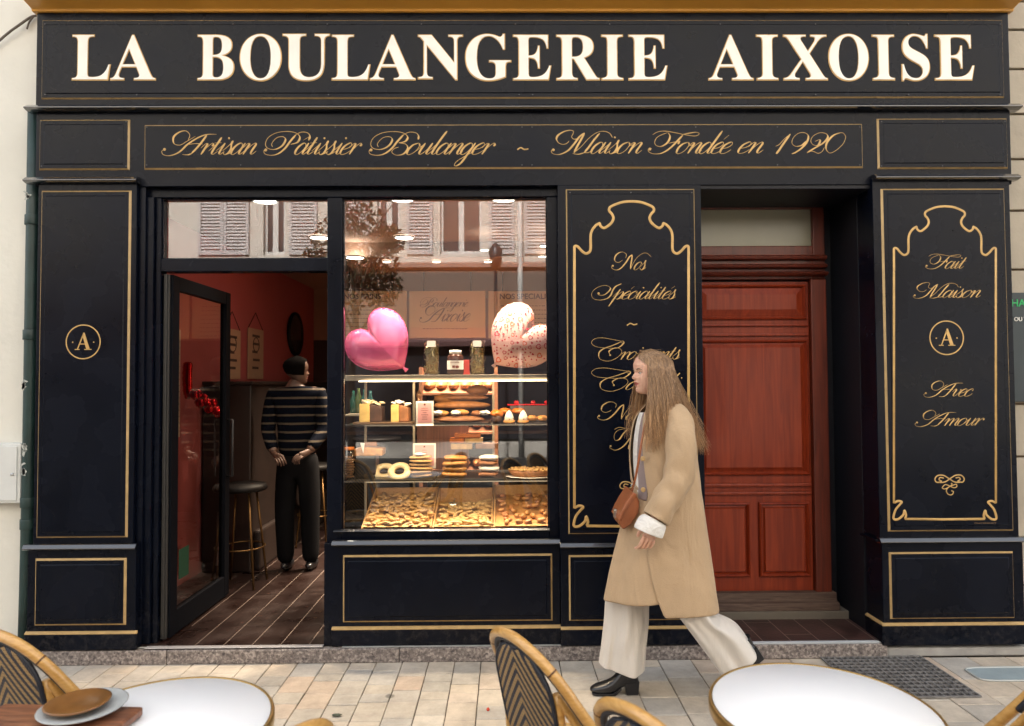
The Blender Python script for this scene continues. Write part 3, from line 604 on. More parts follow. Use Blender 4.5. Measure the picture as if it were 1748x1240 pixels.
# dark sign at the right edge
ss = thing('street_sign', 'dark grey panel with green and white letters on the stone wall', 'sign', (P(1745, 600, F+.1).x+.2, F+.1, 1.9))
x0 = XR+.004; q0, q1 = P(1740, 500, F+.10).z, P(1740, 686, F+.10).z
obj('panel', MB().box(x0, x0+.42, F+.095, F+.119, q1, q0), mat('slate_panel', (.035, .047, .05), .55), ss, bev=.002)
m_ = MB(); xx = P(1731, 516, F+.09).x; put_text(m_, 'PHARMA', xx-.045, xx+.20, P(1740, 523.5, F+.09).z, P(1740, 511, F+.09).z, F+.094, .01, .003)
obj('green_lettering', m_, mat('green_letters', (.02, .45, .12), .5), ss)
m_ = MB(); put_text(m_, 'OU VERT', xx, xx+.135, P(1740, 548.5, F+.09).z, P(1740, 541.5, F+.09).z, F+.094, .01, .003); obj('white_lettering', m_, cream, ss)
# drainpipe with collars
dp = thing('drainpipe', 'dark green drainpipe with collars beside the shopfront', 'pipe', (P(45, 800, F+.04).x, F+.04, 0))
green = mat('pipe_green', (.012, .035, .032), .45, var=.3, vscale=6, bump=.1)
xt, xb_ = P(54, 400, F+.05).x, P(47, 900, F+.05).x
obj('pipe', MB().tube([(xt, F+.06, z_) for z_ in (P(55, 190, F+.05).z, 2.6, 2.0, 1.2)]+[(xt-.005, F+.06, .4), (xt-.01, F+.06, .03)], .036, 16), green, dp)
for y_ in (376, 572, 858, 895):
    q = P(50, y_, F+.05); obj('collar', MB().tube([(xt, F+.06, q.z-.03), (xt, F+.06, q.z+.03)], .043, 16), green, dp, bev=.003)
for y_ in (333, 655, 765, 800):
    q = P(50, y_, F+.02); m_ = MB()
    for k in range(5): a_ = random.uniform(0, 6.3); c_ = Vector((xt-.01+random.uniform(-.012, .012), F+.0225, q.z+random.uniform(-.03, .03))); d = Vector((cos(a_)*.014, 0, sin(a_)*.024)); e_ = Vector((-d.z*.3, 0, d.x*.3)); m_.add([c_-d-e_, c_+d-e_, c_+d*.6+e_*1.5, c_-d*.7+e_], [(0, 1, 2, 3)])
    obj('torn_sticker', m_, mat('torn_paper', (.45, .47, .44), .8), dp)
# meter box
q0, q1 = P(-40, 857, F+.1), P(34, 757, F+.05)
mbx = thing('meter_box', 'white plastic meter box fixed low on the cream wall', 'meter box', (q1.x-.12, F+.12, q0.z))
X1 = P(33, 800, F+.03).x
obj('box_body', MB().box(X1-.25, X1, F+.04, F+.12, q0.z, q1.z), white, mbx, bev=.006)
obj('box_door', MB().box(X1-.235, X1-.018, F+.032, F+.0395, q0.z+.016, q1.z-.016), white, mbx, bev=.003)
obj('latch', MB().tube([(X1-.04, F+.032, q0.z+.17), (X1-.04, F+.024, q0.z+.17)], .009), steel, mbx)
# cable across the upper wall
cb = MB().tube(cspl([P(-30, 95, F+.10), P(10, 60, F+.09), P(30, 45, F+.09), P(52, 30, F+.1), P(62, 27, F+.1)]), .007).tube(cspl([P(58, 28, F+.1), P(50, 38, F+.1), P(46, 50, F+.1)]), .005)
tag(obj('wall_cable', cb, mat('cable_grey', (.12, .10, .08), .7)), 'thin grey cable sagging across the cream wall at the top left corner', 'cable')
# small red scrap at the foot of the wall
tag(obj('fallen_petals', MB().blob((P(8, 1072, F-.1).x, F-.02, .045), (.03, .015, .02), 10, 8, .8), mat('red_petal', (.35, .02, .03), .7)), 'small red crumpled wrapper at the foot of the cream wall', 'litter')
# ================================================================= RED DOOR IN ITS RECESS
YD = F+.46
tag(obj('recess_wall', MB().box(xr0-.06+.058, xr0+.2, F+.16, YD+.06, .075, P(1450, 314).z).box(xm1-.05, xr0+.1, YD+.05, YD+.12, .09, 3.2).box(xm1-.02, xr0+.1, F+.01, YD+.12, P(1350, 322).z, P(1350, 313).z), blackd, bev=.003), 'matt black reveal lining the recess around the red wooden door', 'wall')
wd = thing('front_door', 'varnished red wooden panelled door set back in a black recess', 'door', (P(1290, 900, YD).x, YD, .14))
xf = P(1411, 700, YD).x; xdl = xm1+.005; Zb = P(1300, 1013, YD).z; z_t = P(1300, 335, YD).z; z446, z478 = P(1300, 446, YD).z, P(1300, 478, YD).z
xle = P(1384, 700, YD).x; xl0 = xdl+.02
m_ = MB().box(xle+.002, xf, YD-.03, YD+.05, Zb, z478).box(xdl-.02, xl0-.002, YD-.03, YD+.05, Zb, z478)
tr = P(1385, 390, YD).x; t0, t1 = P(1290, 421, YD).z, P(1290, 358, YD).z
m_.box(tr, xf, YD-.02, YD+.05, z478, z_t).box(xdl-.02, xl0+.03, YD-.021, YD+.05, z478, z_t).box(xl0+.03, tr, YD-.019, YD+.05, t1, z_t).box(xl0+.03, tr, YD-.019, YD+.05, z478, t0)
redwood_shade = wood('shaded_red_wood', (.065, .011, .005), (.14, .022, .008), .42, (7, 7, .4), .06, 4)  # the door's red wood with shade put into the colour, for frame and mouldings
obj('door_frame', m_, redwood_shade, wd, bev=.006)
hd = MB()
for y_, h_, p_ in ((440, .034, .045), (455, .03, .05), (468, .03, .065)): 
    z_ = P(1300, y_, YD-.04).z; hd.prof([(YD-.02, z_+h_/2), (YD-.02-p_*.5, z_+h_/2), (YD-.02-p_, z_+h_*.1), (YD-.02-p_*.8, z_-h_*.3), (YD-.02-p_*.4, z_-h_/2), (YD-.02, z_-h_/2)], xdl-.02, xf-.004)
obj('cornice_moulding', hd, redwood_shade, wd, bev=.003)
obj('transom_pane', MB().add([(xl0+.03, YD+.01, t0), (tr, YD+.01, t0), (tr, YD+.01, t1), (xl0+.03, YD+.01, t1)], [(0, 1, 2, 3)]), mat('frosted_glass', (.27, .265, .19), .25, var=.06, vscale=3, spec=.6), wd)
leaf = MB(); YL = YD+.005
lz = lambda y_: P(1290, y_, YL).z
leaf.box(xl0, xle, YL, YL+.045, Zb+.004, z478-.012)
lf = obj('door_leaf', leaf, redwood, wd, bev=.003)
def dpanel(x0, x1, z0, z1, w=.055, dpt=.028, mould=.02):
    m_ = MB(); 
    def ring(o, i, yo, yi): m_.add([(o[0], yo, o[2]), (o[1], yo, o[2]), (o[1], yo, o[3]), (o[0], yo, o[3]), (i[0], yi, i[2]), (i[1], yi, i[2]), (i[1], yi, i[3]), (i[0], yi, i[3])], [(0, 1, 5, 4), (1, 2, 6, 5), (2, 3, 7, 6), (3, 0, 4, 7)])
    ins = lambda r_, k: (r_[0]+k, r_[1]-k, r_[2]+k, r_[3]-k)
    a = (x0, x1, z0, z1); y = YL-.0005
    st = [(0, 0), (.004, -.016), (mould*.6, -.022), (mould, -.012), (mould+.004, .0), (mould+.012, -.002), (w, -.017)]
    for (k0, d0), (k1, d1) in zip(st[:-1], st[1:]): ring(ins(a, k0), ins(a, k1), y+d0, y+d1)
    b_ = ins(a, w); m_.add([(b_[0], y-.017, b_[2]), (b_[1], y-.017, b_[2]), (b_[1], y-.017, b_[3]), (b_[0], y-.017, b_[3])], [(0, 1, 2, 3)])
    obj('door_panel', m_, redwood, lf)
xg = lambda x_: P(x_, 700, YL).x
dpanel(xl0+.07, xg(1379), lz(547), lz(486), .07)
dpanel(xl0+.07, xg(1380), lz(812), lz(580), .055)
xm_ = (xl0+.07+xg(1378))/2
dpanel(xl0+.07, xm_-.028, lz(985), lz(857), .04); dpanel(xm_+.028, xg(1378), lz(985), lz(857), .04)
rl = MB()
for y_, h_ in ((572, .02), (828, .022), (842, .02), (556, .014)): rl.box(xl0+.03, xle-.01, YL-.02, YL-.0005, lz(y_)-h_/2, lz(y_)+h_/2)
obj('rail_moulding', rl, redwood, lf, bev=.006)
KN = MB().lathe([(0, 0), (.022, .004), (.026, .012), (.02, .024), (0, .03)], (0, 0, 0), 16); KN.v = [(xl0+.045+a, YL-.002-c, lz(835)+b2) for a, b2, c in KN.v]; obj('door_knob', KN, brass, wd)


q_ = P(1300, 1013, YD-.05).z; q2 = P(1300, 1026, YD-.05).z; q3 = P(1300, 1041, YD-.06).z
obj('threshold', MB().prof([(YD+.05, q_), (YD-.05, q_), (YD-.055, q2), (YD-.09, q2-.006), (YD-.095, q3), (YD+.05, q3)], xdl-.02, xf+.02), wood('weathered_wood', (.045, .02, .014), (.12, .075, .05), .7, (1, 12, 12), 0), wd, bev=.004)
obj('stone_sill', MB().box(xdl-.02, xr0+.01, YD-.10, YD+.05, .086, q3-.001), mat('sill_cement', (.13, .11, .085), .85, bump=.3), wd, bev=.006)
tiles = mat('brown_floor_tiles', (.013, .0065, .0055), .34, var=.35, vscale=5, bump=.1, bscale=30, rvar=.12); tjoint = mat('tile_joint', (.17, .13, .11), .8)
def tilefloor(name, x0, x1, y0, y1, z, w=.16, L=.62, mm=None):
    m_ = MB(); m_.mi = 1; m_.add([(x0, y0, z-.003), (x1, y0, z-.003), (x1, y1, z-.003), (x0, y1, z-.003)], [(0, 1, 2, 3)]); m_.mi = 0
    x = x0; i = 0
    while x < x1-.01:
        y = y0-random.uniform(0, L*.9)
        while y < y1:
            a, b_ = max(y, y0), min(y+L, y1)
            if b_-a > .02: m_.add([(x+.003, a+.003, z), (min(x+w, x1)-.003, a+.003, z), (min(x+w, x1)-.003, b_-.003, z), (x+.003, b_-.003, z)], [(0, 1, 2, 3)])
            y += L
        x += w; i += 1
    return struct(name, m_, mm or [tiles, tjoint])
tilefloor('recess_floor', xm1+.002, xr0+.005, F-.005, YD-.10, .0925, .165, .50, [mat('recess_tiles', (.05, .024, .02), .45, var=.45, vscale=9, bump=.2), mat('recess_joint', (.34, .28, .24), .85)])
struct('recess_floor_edge', MB().box(xm1, xr0-.02, F-.03, F-.006, .083, .094), mat('pale_edge', (.42, .45, .47), .5), bev=.002)
# ================================================================= SHOP INTERIOR
RX0, RX1, RY1, RZ = -2.47, 1.04, 8.8, 2.83
tilefloor('shop_floor', RX0, RX1, F+.005, RY1, .092, .165, .62)
struct('door_sill_edge', MB().box(xj-.03, xa+.0, F-.03, F+.004, .089, .0945), mat('alu_edge', (.5, .5, .52), .35, metal=.6), bev=.002)
plain = mat('ceiling_paint', (.42, .28, .22), .8)
struct('shop_ceiling', MB().box(RX0-.1, RX1+.1, D2+.001, RY1+.1, RZ, RZ+.12), plain)
struct('shop_side_wall', MB().box(RX0-.1, RX0, F+.13, RY1+.1, .09, RZ), pink)
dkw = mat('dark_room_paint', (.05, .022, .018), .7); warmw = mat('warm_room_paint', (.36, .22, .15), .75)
struct('shop_right_wall', MB().box(RX1, RX1+.05, D2, RY1+.1, .09, RZ), warmw)
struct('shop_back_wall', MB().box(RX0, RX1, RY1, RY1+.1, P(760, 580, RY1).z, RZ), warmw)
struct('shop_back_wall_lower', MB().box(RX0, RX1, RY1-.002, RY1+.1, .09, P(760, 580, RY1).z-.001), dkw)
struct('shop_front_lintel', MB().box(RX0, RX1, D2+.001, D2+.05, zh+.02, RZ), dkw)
# soffit over the counter
struct('ceiling_soffit', MB().box(P(575, 410, 5.9).x, RX1-.001, 5.9, RY1-.003, 2.70, RZ-.001), mat('soffit_paint', (.40, .25, .18), .8))
lampm = mat('lamp_disc', (1, 1, 1), .5, emit=(1, .90, .74), estr=4)
def downlight(px_, py_, zc, r, w, grp, lab):
    q = G(px_, py_, zc-.01) if py_ > 300 else None
    t = thing('ceiling_light', lab, 'ceiling light', (q.x, q.y, zc-.012), 0, grp)
    obj('diffuser', MB().lathe([(0, zc-.012), (r*.86, zc-.012), (r*.86, zc-.006)], (q.x, q.y, 0), 24), lampm, t)
    obj('rim', MB().lathe([(r*.87, zc-.010), (r*.9, zc-.016), (r, zc-.014), (r, zc-.002)], (q.x, q.y, 0), 24, cap=False), white, t)
    L = bpy.data.lights.new('lamp', 'AREA'); L.shape = 'DISK'; L.size = r*1.6; L.energy = w; L.spread = radians(85 if px_ < 500 else 75 if r > .06 else 90); L.color = (1, .80, .58)
    o = bpy.data.objects.new('lamp', L); C.objects.link(o); o.parent = t; o.location = (0, 0, -.02)
LW = 4.0
for px_, py_, lab in ((452, 343, 'large round ceiling light seen through the transom above the open door'), (686, 340, 'large round ceiling light above the pink heart balloon'), (860, 340, 'large round ceiling light above the patterned heart balloon'),
                      (690, 406, 'round ceiling light second in from the window, over the middle of the shop'), (606, 440, 'round ceiling light at the left end of the counter'), (545, 406, 'round ceiling light half hidden by the post between door and window')):
    zc_ = RZ if py_ < 430 else 2.70
    downlight(px_, py_, zc_, .085, (1.7 if px_ < 500 else .25 if px_ < 600 else LW) if py_ < 430 else LW*.5, 'large round ceiling lights', lab)
for i, (px_, py_) in enumerate(((660, 447), (745, 447), (833, 447), (827, 427), (929, 420), (926, 438))):
    downlight(px_, py_, 2.70, .04, 8.5, 'small ceiling spots over the counter', 'small ceiling spot over the counter, ' + ('leftmost of the front row', 'middle of the front row', 'right of the front row', 'behind the front row near the middle', 'near the right window edge, upper one', 'near the right window edge, lower one')[i])
# menu boards on the back wall
board = mat('menu_board_face', (.62, .44, .24), .6, var=.06, vscale=2); ink = mat('menu_ink', (.09, .045, .03), .7)
yb0 = 6.68
def menu(lab, a, b_, body):
    x0, x1, z0, z1 = rect(a, 497, b_, 577, yb0)
    t = thing('menu_board', lab, 'menu board', ((x0+x1)/2, yb0, z0), 0, 'menu boards above the counter')
    obj('board', MB().box(x0+.008, x1-.008, yb0, yb0+.04, z0, z1), board, t, bev=.003); m_ = MB(); body(m_); obj('writing', m_, ink, t); obj('hanging_rod', MB().tube([(x0+.15, yb0+.02, z1), (x0+.15, yb0+.02, 2.699)], .006).tube([(x1-.15, yb0+.02, z1), (x1-.15, yb0+.02, 2.699)], .006), darkm, t)
def rows(m_, a, b_, y0, y1, n):
    for i in range(n):
        y_ = y0+(y1-y0)*i/max(1, n-1); x = a
        while x < b_-2:
            w = random.uniform(2, 6); q, p = P(x, y_, yb0-.002), P(min(x+w, b_), y_+.9, yb0-.002); m_.add([(q.x, yb0-.002, p.z), (p.x, yb0-.002, p.z), (p.x, yb0-.002, q.z), (q.x, yb0-.002, q.z)], [(0, 1, 2, 3)]); x += w+1.6
def b1(m_): put_text(m_, 'NOS PAINS', P(587, 505, yb0).x, P(650, 505, yb0).x, P(600, 511, yb0).z, P(600, 501.5, yb0).z, yb0-.002, .02, .002); rows(m_, 590, 680, 522, 572, 8)
def b2(m_):
    script_mesh('Boulangerie', P(717, 524, yb0).x, P(800, 524, yb0).x, P(760, 524, yb0).z, .045, yb0-.002, mb=m_); script_mesh('Aixoise', P(716, 549, yb0).x, P(803, 549, yb0).x, P(760, 549, yb0).z, .075, yb0-.002, mb=m_); rows(m_, 722, 797, 561, 562, 1)
def b3(m_): put_text(m_, 'NOS SPECIALITES', P(853, 505, yb0).x, P(952, 505, yb0).x, P(900, 511, yb0).z, P(900, 501.5, yb0).z, yb0-.002, .02, .002); rows(m_, 855, 950, 522, 572, 8)
GL['x'] = (.85, lo([(0,.7),(.12,.97),(.28,.95),(.34,.6),(.4,.1),(.55,.0),(.72,.15)], [(.7,.95),(.35,.5),(.02,.02)]), [])
menu('hanging menu board headed NOS PAINS behind the pink heart balloon', 570, 695, b1); menu('middle menu board with the bakery name in dark script', 697, 830, b2); menu('menu board headed NOS SPECIALITES behind the patterned heart balloon', 832, 985, b3)
# back counter with jars, bottles and a coffee machine
bc = thing('back_counter', 'long dark counter against the back wall under the menu boards', 'counter', (-.6, 8.3, .092)); dkl = mat('dark_laminate', (.006, .005, .005), .55, spec=.15)
obj('cabinet', MB().box(-1.9, RX1-.002, 8.2, 8.79, .093, 1.0), dkl, bc, bev=.004); obj('counter_top', MB().box(-1.95, RX1-.003, 8.15, 8.79, 1.0005, 1.04), mat('counter_wood', (.12, .06, .035), .4), bc, bev=.004)
# bread rack behind the display
rk = thing('bread_rack', 'wooden bread rack with sloping shelves behind the display case', 'rack', (P(800, 700, 6.2).x, 6.2, .092)); rw = wood('rack_wood', (.13, .05, .025), (.24, .10, .05), .5, (1, 8, 8), 0)
xa_, xb2 = P(720, 700, 6.3).x, P(850, 700, 6.3).x
m_ = MB().box(xa_, xa_+.03, 6.1, 6.5, .093, 1.75).box(xb2-.03, xb2, 6.1, 6.5, .093, 1.75); obj('side_panel', MB().box(xa_, xa_+.03, 6.1, 6.5, .093, 1.75), rw, rk); obj('side_panel', MB().box(xb2-.03, xb2, 6.1, 6.5, .093, 1.75), rw, rk)
crust = mat('bread_crust', (.30, .12, .035), .6, var=.3, vscale=18, bump=.3)
for z_ in (.45, .8, 1.15, 1.5):
    obj('rack_shelf', MB().prof([(6.1, z_), (6.5, z_+.1), (6.5, z_+.12), (6.1, z_+.02)], xa_+.031, xb2-.031), rw, rk)
for k in range(18):
    row = k//6; i = k % 6; x = xa_+.08+i*(xb2-xa_-.16)/5; z_ = (.8, 1.15, 1.5)[row]+.05
    tag(obj('loaf', MB().blob((x, 6.28, z_+.035), (.05, .17, .04), 14, 8, .1, seed=k), crust), '%s crusty loaf from the left on the %s shelf of the bread rack' % (('first', 'second', 'third', 'fourth', 'fifth', 'sixth')[i], ('second', 'third', 'top')[row]), 'bread', 'loaves on the bread rack')
# warm lamp bar inside the rack area is the display lamp; dark furniture at left
hb = thing('bench_back', 'tall dark brown wooden partition along the pink wall inside the shop', 'partition', (-2.2, 6.5, .092)); db = mat('dark_brown_wood', (.016, .009, .007), .5, var=.2)
obj('partition_panel', MB().box(RX0+.02, -2.06, 5.55, 8.0, .093, 1.60), db, hb, bev=.01); obj('bench_seat', MB().box(-2.059, -2.0, 5.6, 8.0, .093, .42), db, hb, bev=.02)
obj('top_rail', MB().box(RX0+.02, -2.04, 5.53, 8.02, 1.601, 1.63), db, hb, bev=.006)
# posters, menu sheet and mirror on the pink side wall
def wallx(px_, dx=0.): t = (px_-874)/FPX; q = P(px_, 600, 1.); return (RX0+dx)/q.x
paper = mat('poster_paper', (.50, .32, .20), .8, var=.05); redink = mat('red_ink', (.45, .05, .04), .7)
for i, (a, b_, lab) in enumerate(((383, 411, 'cream poster hanging from a string on the pink wall, nearer the street'), (424, 450, 'cream poster hanging from a string on the pink wall, nearer the mirror'))):
    y0, y1 = wallx(a, .02), wallx(b_, .02); ym_ = (y0+y1)/2; zt_, zb_ = 1.6+(655-560)/FPX*ym_, 1.6+(655-645)/FPX*ym_
    t = thing('wall_poster', lab, 'poster', (RX0+.01, ym_, zb_), 0, 'posters on the pink wall')
    obj('sheet', MB().box(RX0+.012, RX0+.018, y0, y1, zb_, zt_), paper, t); obj('hanging_string', MB().tube([(RX0+.015, y0+.01, zt_), (RX0+.012, ym_, zt_+.16), (RX0+.015, y1-.01, zt_)], .003), dkl, t)
    m_ = MB(); 
    for k in range(5): z_ = zt_-.07-k*(zt_-zb_-.1)/5; m_.box(RX0+.0185, RX0+.019, ym_-.10+.02*(k % 2), ym_+.10-.03*(k % 3), z_-.012, z_+.012)
    m_.tube([(RX0+.0195, ym_+.08*cos(t_*pi/8), (zt_+zb_)/2+.09+.07*sin(t_*pi/8)) for t_ in range(16)], .004, 6, True)
    obj('print', m_, ink, t)
t = thing('menu_sheet', 'long cream price sheet with a column of small red pictures on the pink wall', 'poster', (RX0+.01, 5.07, 1.21))
y0, y1 = 4.95, 5.19; zt_, zb_ = 2.02, 1.21
obj('sheet', MB().box(RX0+.004, RX0+.008, y0, y1, zb_, zt_), mat('sheet_paper', (.62, .54, .42), .8), t); m_ = MB(); m2 = MB()
for k in range(14):
    z_ = zt_-.09-k*.047; m_.box(RX0+.0085, RX0+.009, y0+.11, y0+.18, z_-.014, z_+.012); m2.box(RX0+.0085, RX0+.009, y0+.02, y0+.09, z_-.004, z_); m2.box(RX0+.0085, RX0+.009, y0+.20, y0+.23, z_-.004, z_)
m_.box(RX0+.0085, RX0+.009, y0+.03, y1-.03, zb_+.05, zb_+.06).box(RX0+.0085, RX0+.009, y0+.03, y1-.03, zt_-.035, zt_-.03); obj('red_pictures', m_, redink, t); obj('price_lines', m2, ink, t)
t = thing('menu_sheet', 'narrow cream notice on the pink wall between the door jamb and the open glass door', 'poster', (RX0+.01, 4.2, 1.2)); obj('sheet', MB().box(RX0+.004, RX0+.008, 4.50, 4.76, 1.20, 2.02), MATS['sheet_paper'], t); m_ = MB()
for k in range(12): m_.box(RX0+.0085, RX0+.009, 4.53, 4.73, 1.25+k*.06, 1.256+k*.06)
obj('print', m_, redink, t)
ym_ = (wallx(493, .03)+wallx(517, .03))/2; zc_ = 1.6+(655-569)/FPX*ym_; hz = 36/FPX*ym_; hy = (wallx(517, .03)-wallx(493, .03))/2
t = thing('wall_mirror', 'round dark framed mirror on the pink wall above the person indoors', 'mirror', (RX0+.01, ym_, zc_))
obj('mirror_glass', MB().prism([(ym_+hy*.92*cos(k*pi/20), zc_+hz*.94*sin(k*pi/20)) for k in range(40)], -(RX0+.03), -(RX0+.005)), mat('dark_mirror', (.02, .02, .025), .15), t)
me = [o for o in bpy.data.objects if o.parent is t][0].data
RMi = Vector(t.location)
for v in me.vertices: w = v.co+RMi; v.co = Vector((-w.y, w.x, w.z))-RMi
obj('mirror_frame', MB().tube([(RX0+.025, ym_+hy*.95*cos(k*pi/20), zc_+hz*.97*sin(k*pi/20)) for k in range(40)], .02, 8, True), dkl, t)
# bar stools and table in the dark part of the shop
def stool(x, y, lab):
    t = thing('bar_stool', lab, 'bar stool', (x, y, .093), 0, 'bar stools inside the shop'); gl = mat('stool_brass', (.12, .065, .022), .4, metal=.8)
    obj('seat', MB().lathe([(0, .80), (.17, .80), (.185, .82), (.17, .85), (0, .855)], (x, y, 0), 24), dkl, t)
    for a in (45, 135, 225, 315):
        c_, s_ = cos(radians(a)), sin(radians(a)); obj('leg', MB().tube([(x+.11*c_, y+.11*s_, .80), (x+.2*c_, y+.2*s_, .094)], .009), gl, t)
    obj('foot_ring', MB().tube([(x+.165*cos(k*pi/12), y+.165*sin(k*pi/12), .38) for k in range(24)], .006, 6, True), gl, t)
stool(-2.0, 5.22, 'tall stool with brass legs inside the doorway, nearer the street'); stool(-1.80, 6.5, 'tall stool with brass legs deep in the shop behind the striped person')
t = thing('bar_table', 'small dark high table deep inside the shop behind the striped person', 'table', (-1.30, 6.9, .093)); obj('table_top', MB().lathe([(0, 1.04), (.24, 1.04), (.24, 1.065), (0, 1.065)], (-1.30, 6.9, 0), 32), dkl, t); obj('pedestal', MB().lathe([(.2, .094), (.2, .11), (.03, .13), (.03, 1.04)], (-1.30, 6.9, 0), 16), dkl, t)
# red foil word balloon by the wall
foil = mat('red_foil', (.65, .008, .015), .16, metal=.7)
m_ = MB().tube(cspl([(-2.33, 5.03, 1.77), (-2.34, 5.04, 1.68), (-2.34, 5.05, 1.56), (-2.33, 5.07, 1.5)]), [.02, .03, .033, .034, .034, .034, .034, .034, .034, .034, .034, .034, .034, .034, .032, .034, .034, .034, .034, .03, .034, .034, .03, .022, .01][:25], 12)
for k in range(9): m_.blob((-2.30+.015*k, 5.06+.02*k+.01*sin(k*2), 1.53-.016*k+.03*sin(k*2.3)), (.035, .035, .038), 12, 8, .25, seed=k)
tag(obj('foil_balloon', m_, foil), 'shiny red foil letter balloon hanging against the pink wall behind the door glass', 'balloon')
# ================================================================= THE OTHER SIDE OF THE STREET (seen in the glass)
OY = -6.6
struct('street', MB().add([(-40, OY-.1, -.006), (40, OY-.1, -.006), (40, .5, -.006), (-40, .5, -.006)], [(0, 1, 2, 3)]), mat('shaded_street_stone', (.06, .055, .05), .8, var=.2, vscale=3, bump=.3))  # colour darkened to stand for terrace shade, so the glass mirrors dark ground
oh = thing('opposite_house', 'cream house with grey louvred shutters across the street, mirrored in the window glass', 'building', (0, OY, 0)); ocr = mat('opposite_plaster', (.50, .455, .39), .9, var=.06, vscale=1)
XV = lambda p: (p-874)/FPX*14.8
ZW0, ZW1 = 4.42, 6.5
wins = [(XV(350), XV(437), 2), (XV(505), XV(553), 1), (XV(598), XV(642), 1), (XV(706), XV(751), 1), (XV(847), XV(891), 1), (XV(908), XV(950), 1), (XV(200), XV(290), 2)]
open_ = [(XV(763), XV(835)), (XV(655), XV(694)), (XV(460), XV(497))]
m_ = MB(); xs_ = sorted([(a, b_) for a, b_ in open_]); x = -14.
for a, b_ in xs_+[(14., 14.)]:
    m_.box(x, a, OY-.3, OY, 0, 11)
    if b_ < 14: m_.box(a, b_, OY-.3, OY, 0, ZW0).box(a, b_, OY-.3, OY, ZW1, 11)
    x = b_
obj('wall', m_, ocr, oh)
lou = mat('louvre_grey', (.40, .37, .35), .7)
for a, b_, k in wins:
    for j in range(k):
        x0 = a+(b_-a)*j/k; x1 = a+(b_-a)*(j+1)/k-.01; m_ = MB().box(x0, x0+.06, OY+.01, OY+.05, ZW0, ZW1).box(x1-.06, x1, OY+.01, OY+.05, ZW0, ZW1).box(x0+.06, x1-.06, OY+.011, OY+.049, ZW0, ZW0+.1).box(x0+.06, x1-.06, OY+.011, OY+.049, ZW1-.1, ZW1)
        for s_ in range(26):
            z_ = ZW0+.12+s_*(ZW1-ZW0-.24)/26; m_.prof([(OY+.015, z_+.055), (OY+.02, z_+.06), (OY+.045, z_+.012), (OY+.04, z_+.008)], x0+.06, x1-.06)
        obj('shutter', m_, lou, oh)
dg_ = mat('dark_window', (.05, .045, .045), .2)
for a, b_ in open_:
    obj('window_pane', MB().box(a, b_, OY-.2, OY-.15, ZW0, ZW1), dg_, oh); mid = (a+b_)/2
    obj('window_sash', MB().box(a, a+.06, OY-.149, OY-.1, ZW0, ZW1).box(b_-.06, b_, OY-.149, OY-.1, ZW0, ZW1).box(mid-.06, mid+.06, OY-.149, OY-.1, ZW0, ZW1).box(a+.06, b_-.06, OY-.148, OY-.101, ZW0, ZW0+.09), shutw, oh)
obj('string_course', MB().prof([(OY, 4.05), (OY+.12, 4.12), (OY+.12, 4.2), (OY, 4.25)], -14, 14), mat('brown_cornice', (.25, .15, .11), .8), oh)
obj('shop_fascia', MB().box(-13, 9, OY+.004, OY+.07, 2.75, 4.04), mat('brown_shop_fascia', (.13, .085, .06), .7), oh)
obj('shop_awning', MB().prof([(OY, 2.55), (OY+.3, 2.4), (OY+.32, 2.5), (OY, 2.9)], -14, 6), mat('dark_red_awning', (.10, .045, .04), .8), oh)
obj('shop_window', MB().box(-12, 5, OY+.005, OY+.06, .4, 2.39), mat('dark_shop_glass', (.03, .028, .03), .25), oh)
obj('gutter_pipe', MB().tube([(XV(900), OY+.08, 0), (XV(900), OY+.08, 9)], .06, 10), shutw, oh)
# tree
tr_ = thing('street_tree', 'small leafy street tree across the lane, mirrored in the upper window glass', 'tree', (-2.6, -3.4, 0))
bark = mat('bark', (.10, .07, .05), .9, bump=.5); leafm = mat('tree_leaf', (.035, .045, .018), .6, var=.4, vscale=3)
m_ = MB().tube(cspl([(-2.6, -3.4, 0), (-2.62, -3.4, 1.5), (-2.55, -3.38, 2.6), (-2.5, -3.4, 3.6)]), [.07]*9+[.06]*8+[.05]*8, 10)
for k in range(9): a = k*2.4; m_.tube(cspl([(-2.56, -3.4, 2.3+k*.13), (-2.56+.35*cos(a), -3.4+.3*sin(a), 2.9+k*.16), (-2.56+.75*cos(a), -3.4+.55*sin(a), 3.3+k*.17)], 4), [.03, .027, .024, .021, .018, .015, .012, .01, .008], 6)
obj('trunk', m_, bark, tr_); m_ = MB()
for k in range(3200):
    c_ = random.choice([(-2.75, -3.4, 3.35, .62), (-2.3, -3.3, 3.7, .5), (-2.9, -3.5, 4.0, .5), (-2.5, -3.4, 4.35, .45), (-2.15, -3.5, 3.3, .4), (-3.2, -3.4, 3.5, .45), (-2.0, -3.4, 4.05, .3)])
    d = Vector((random.gauss(0, 1), random.gauss(0, 1), random.gauss(0, 1))).normalized()*c_[3]*random.random()**.4; p = Vector(c_[:3])+d
    u = Vector((random.gauss(0, 1), random.gauss(0, 1), random.gauss(0, 1))).normalized(); w = u.orthogonal().normalized(); s_ = random.uniform(.03, .06)
    m_.add([p-u*s_, p+w*s_*.6, p+u*s_, p-w*s_*.6], [(0, 1, 2, 3)])
obj('crown', m_, leafm, tr_)
lp = thing('street_lamp', 'slim dark street lamp across the lane, mirrored in the window glass', 'street lamp', (.5, -5.5, 0)); lx = XV(858)*(13.7/14.8)
obj('post', MB().tube([(lx, -5.5, 0), (lx, -5.5, 3.9)], .035, 10), darkm, lp); obj('lantern', MB().lathe([(.06, 3.9), (.12, 4.0), (.14, 4.3), (.05, 4.42), (0, 4.45)], (lx, -5.5, 0), 8), darkm, lp)
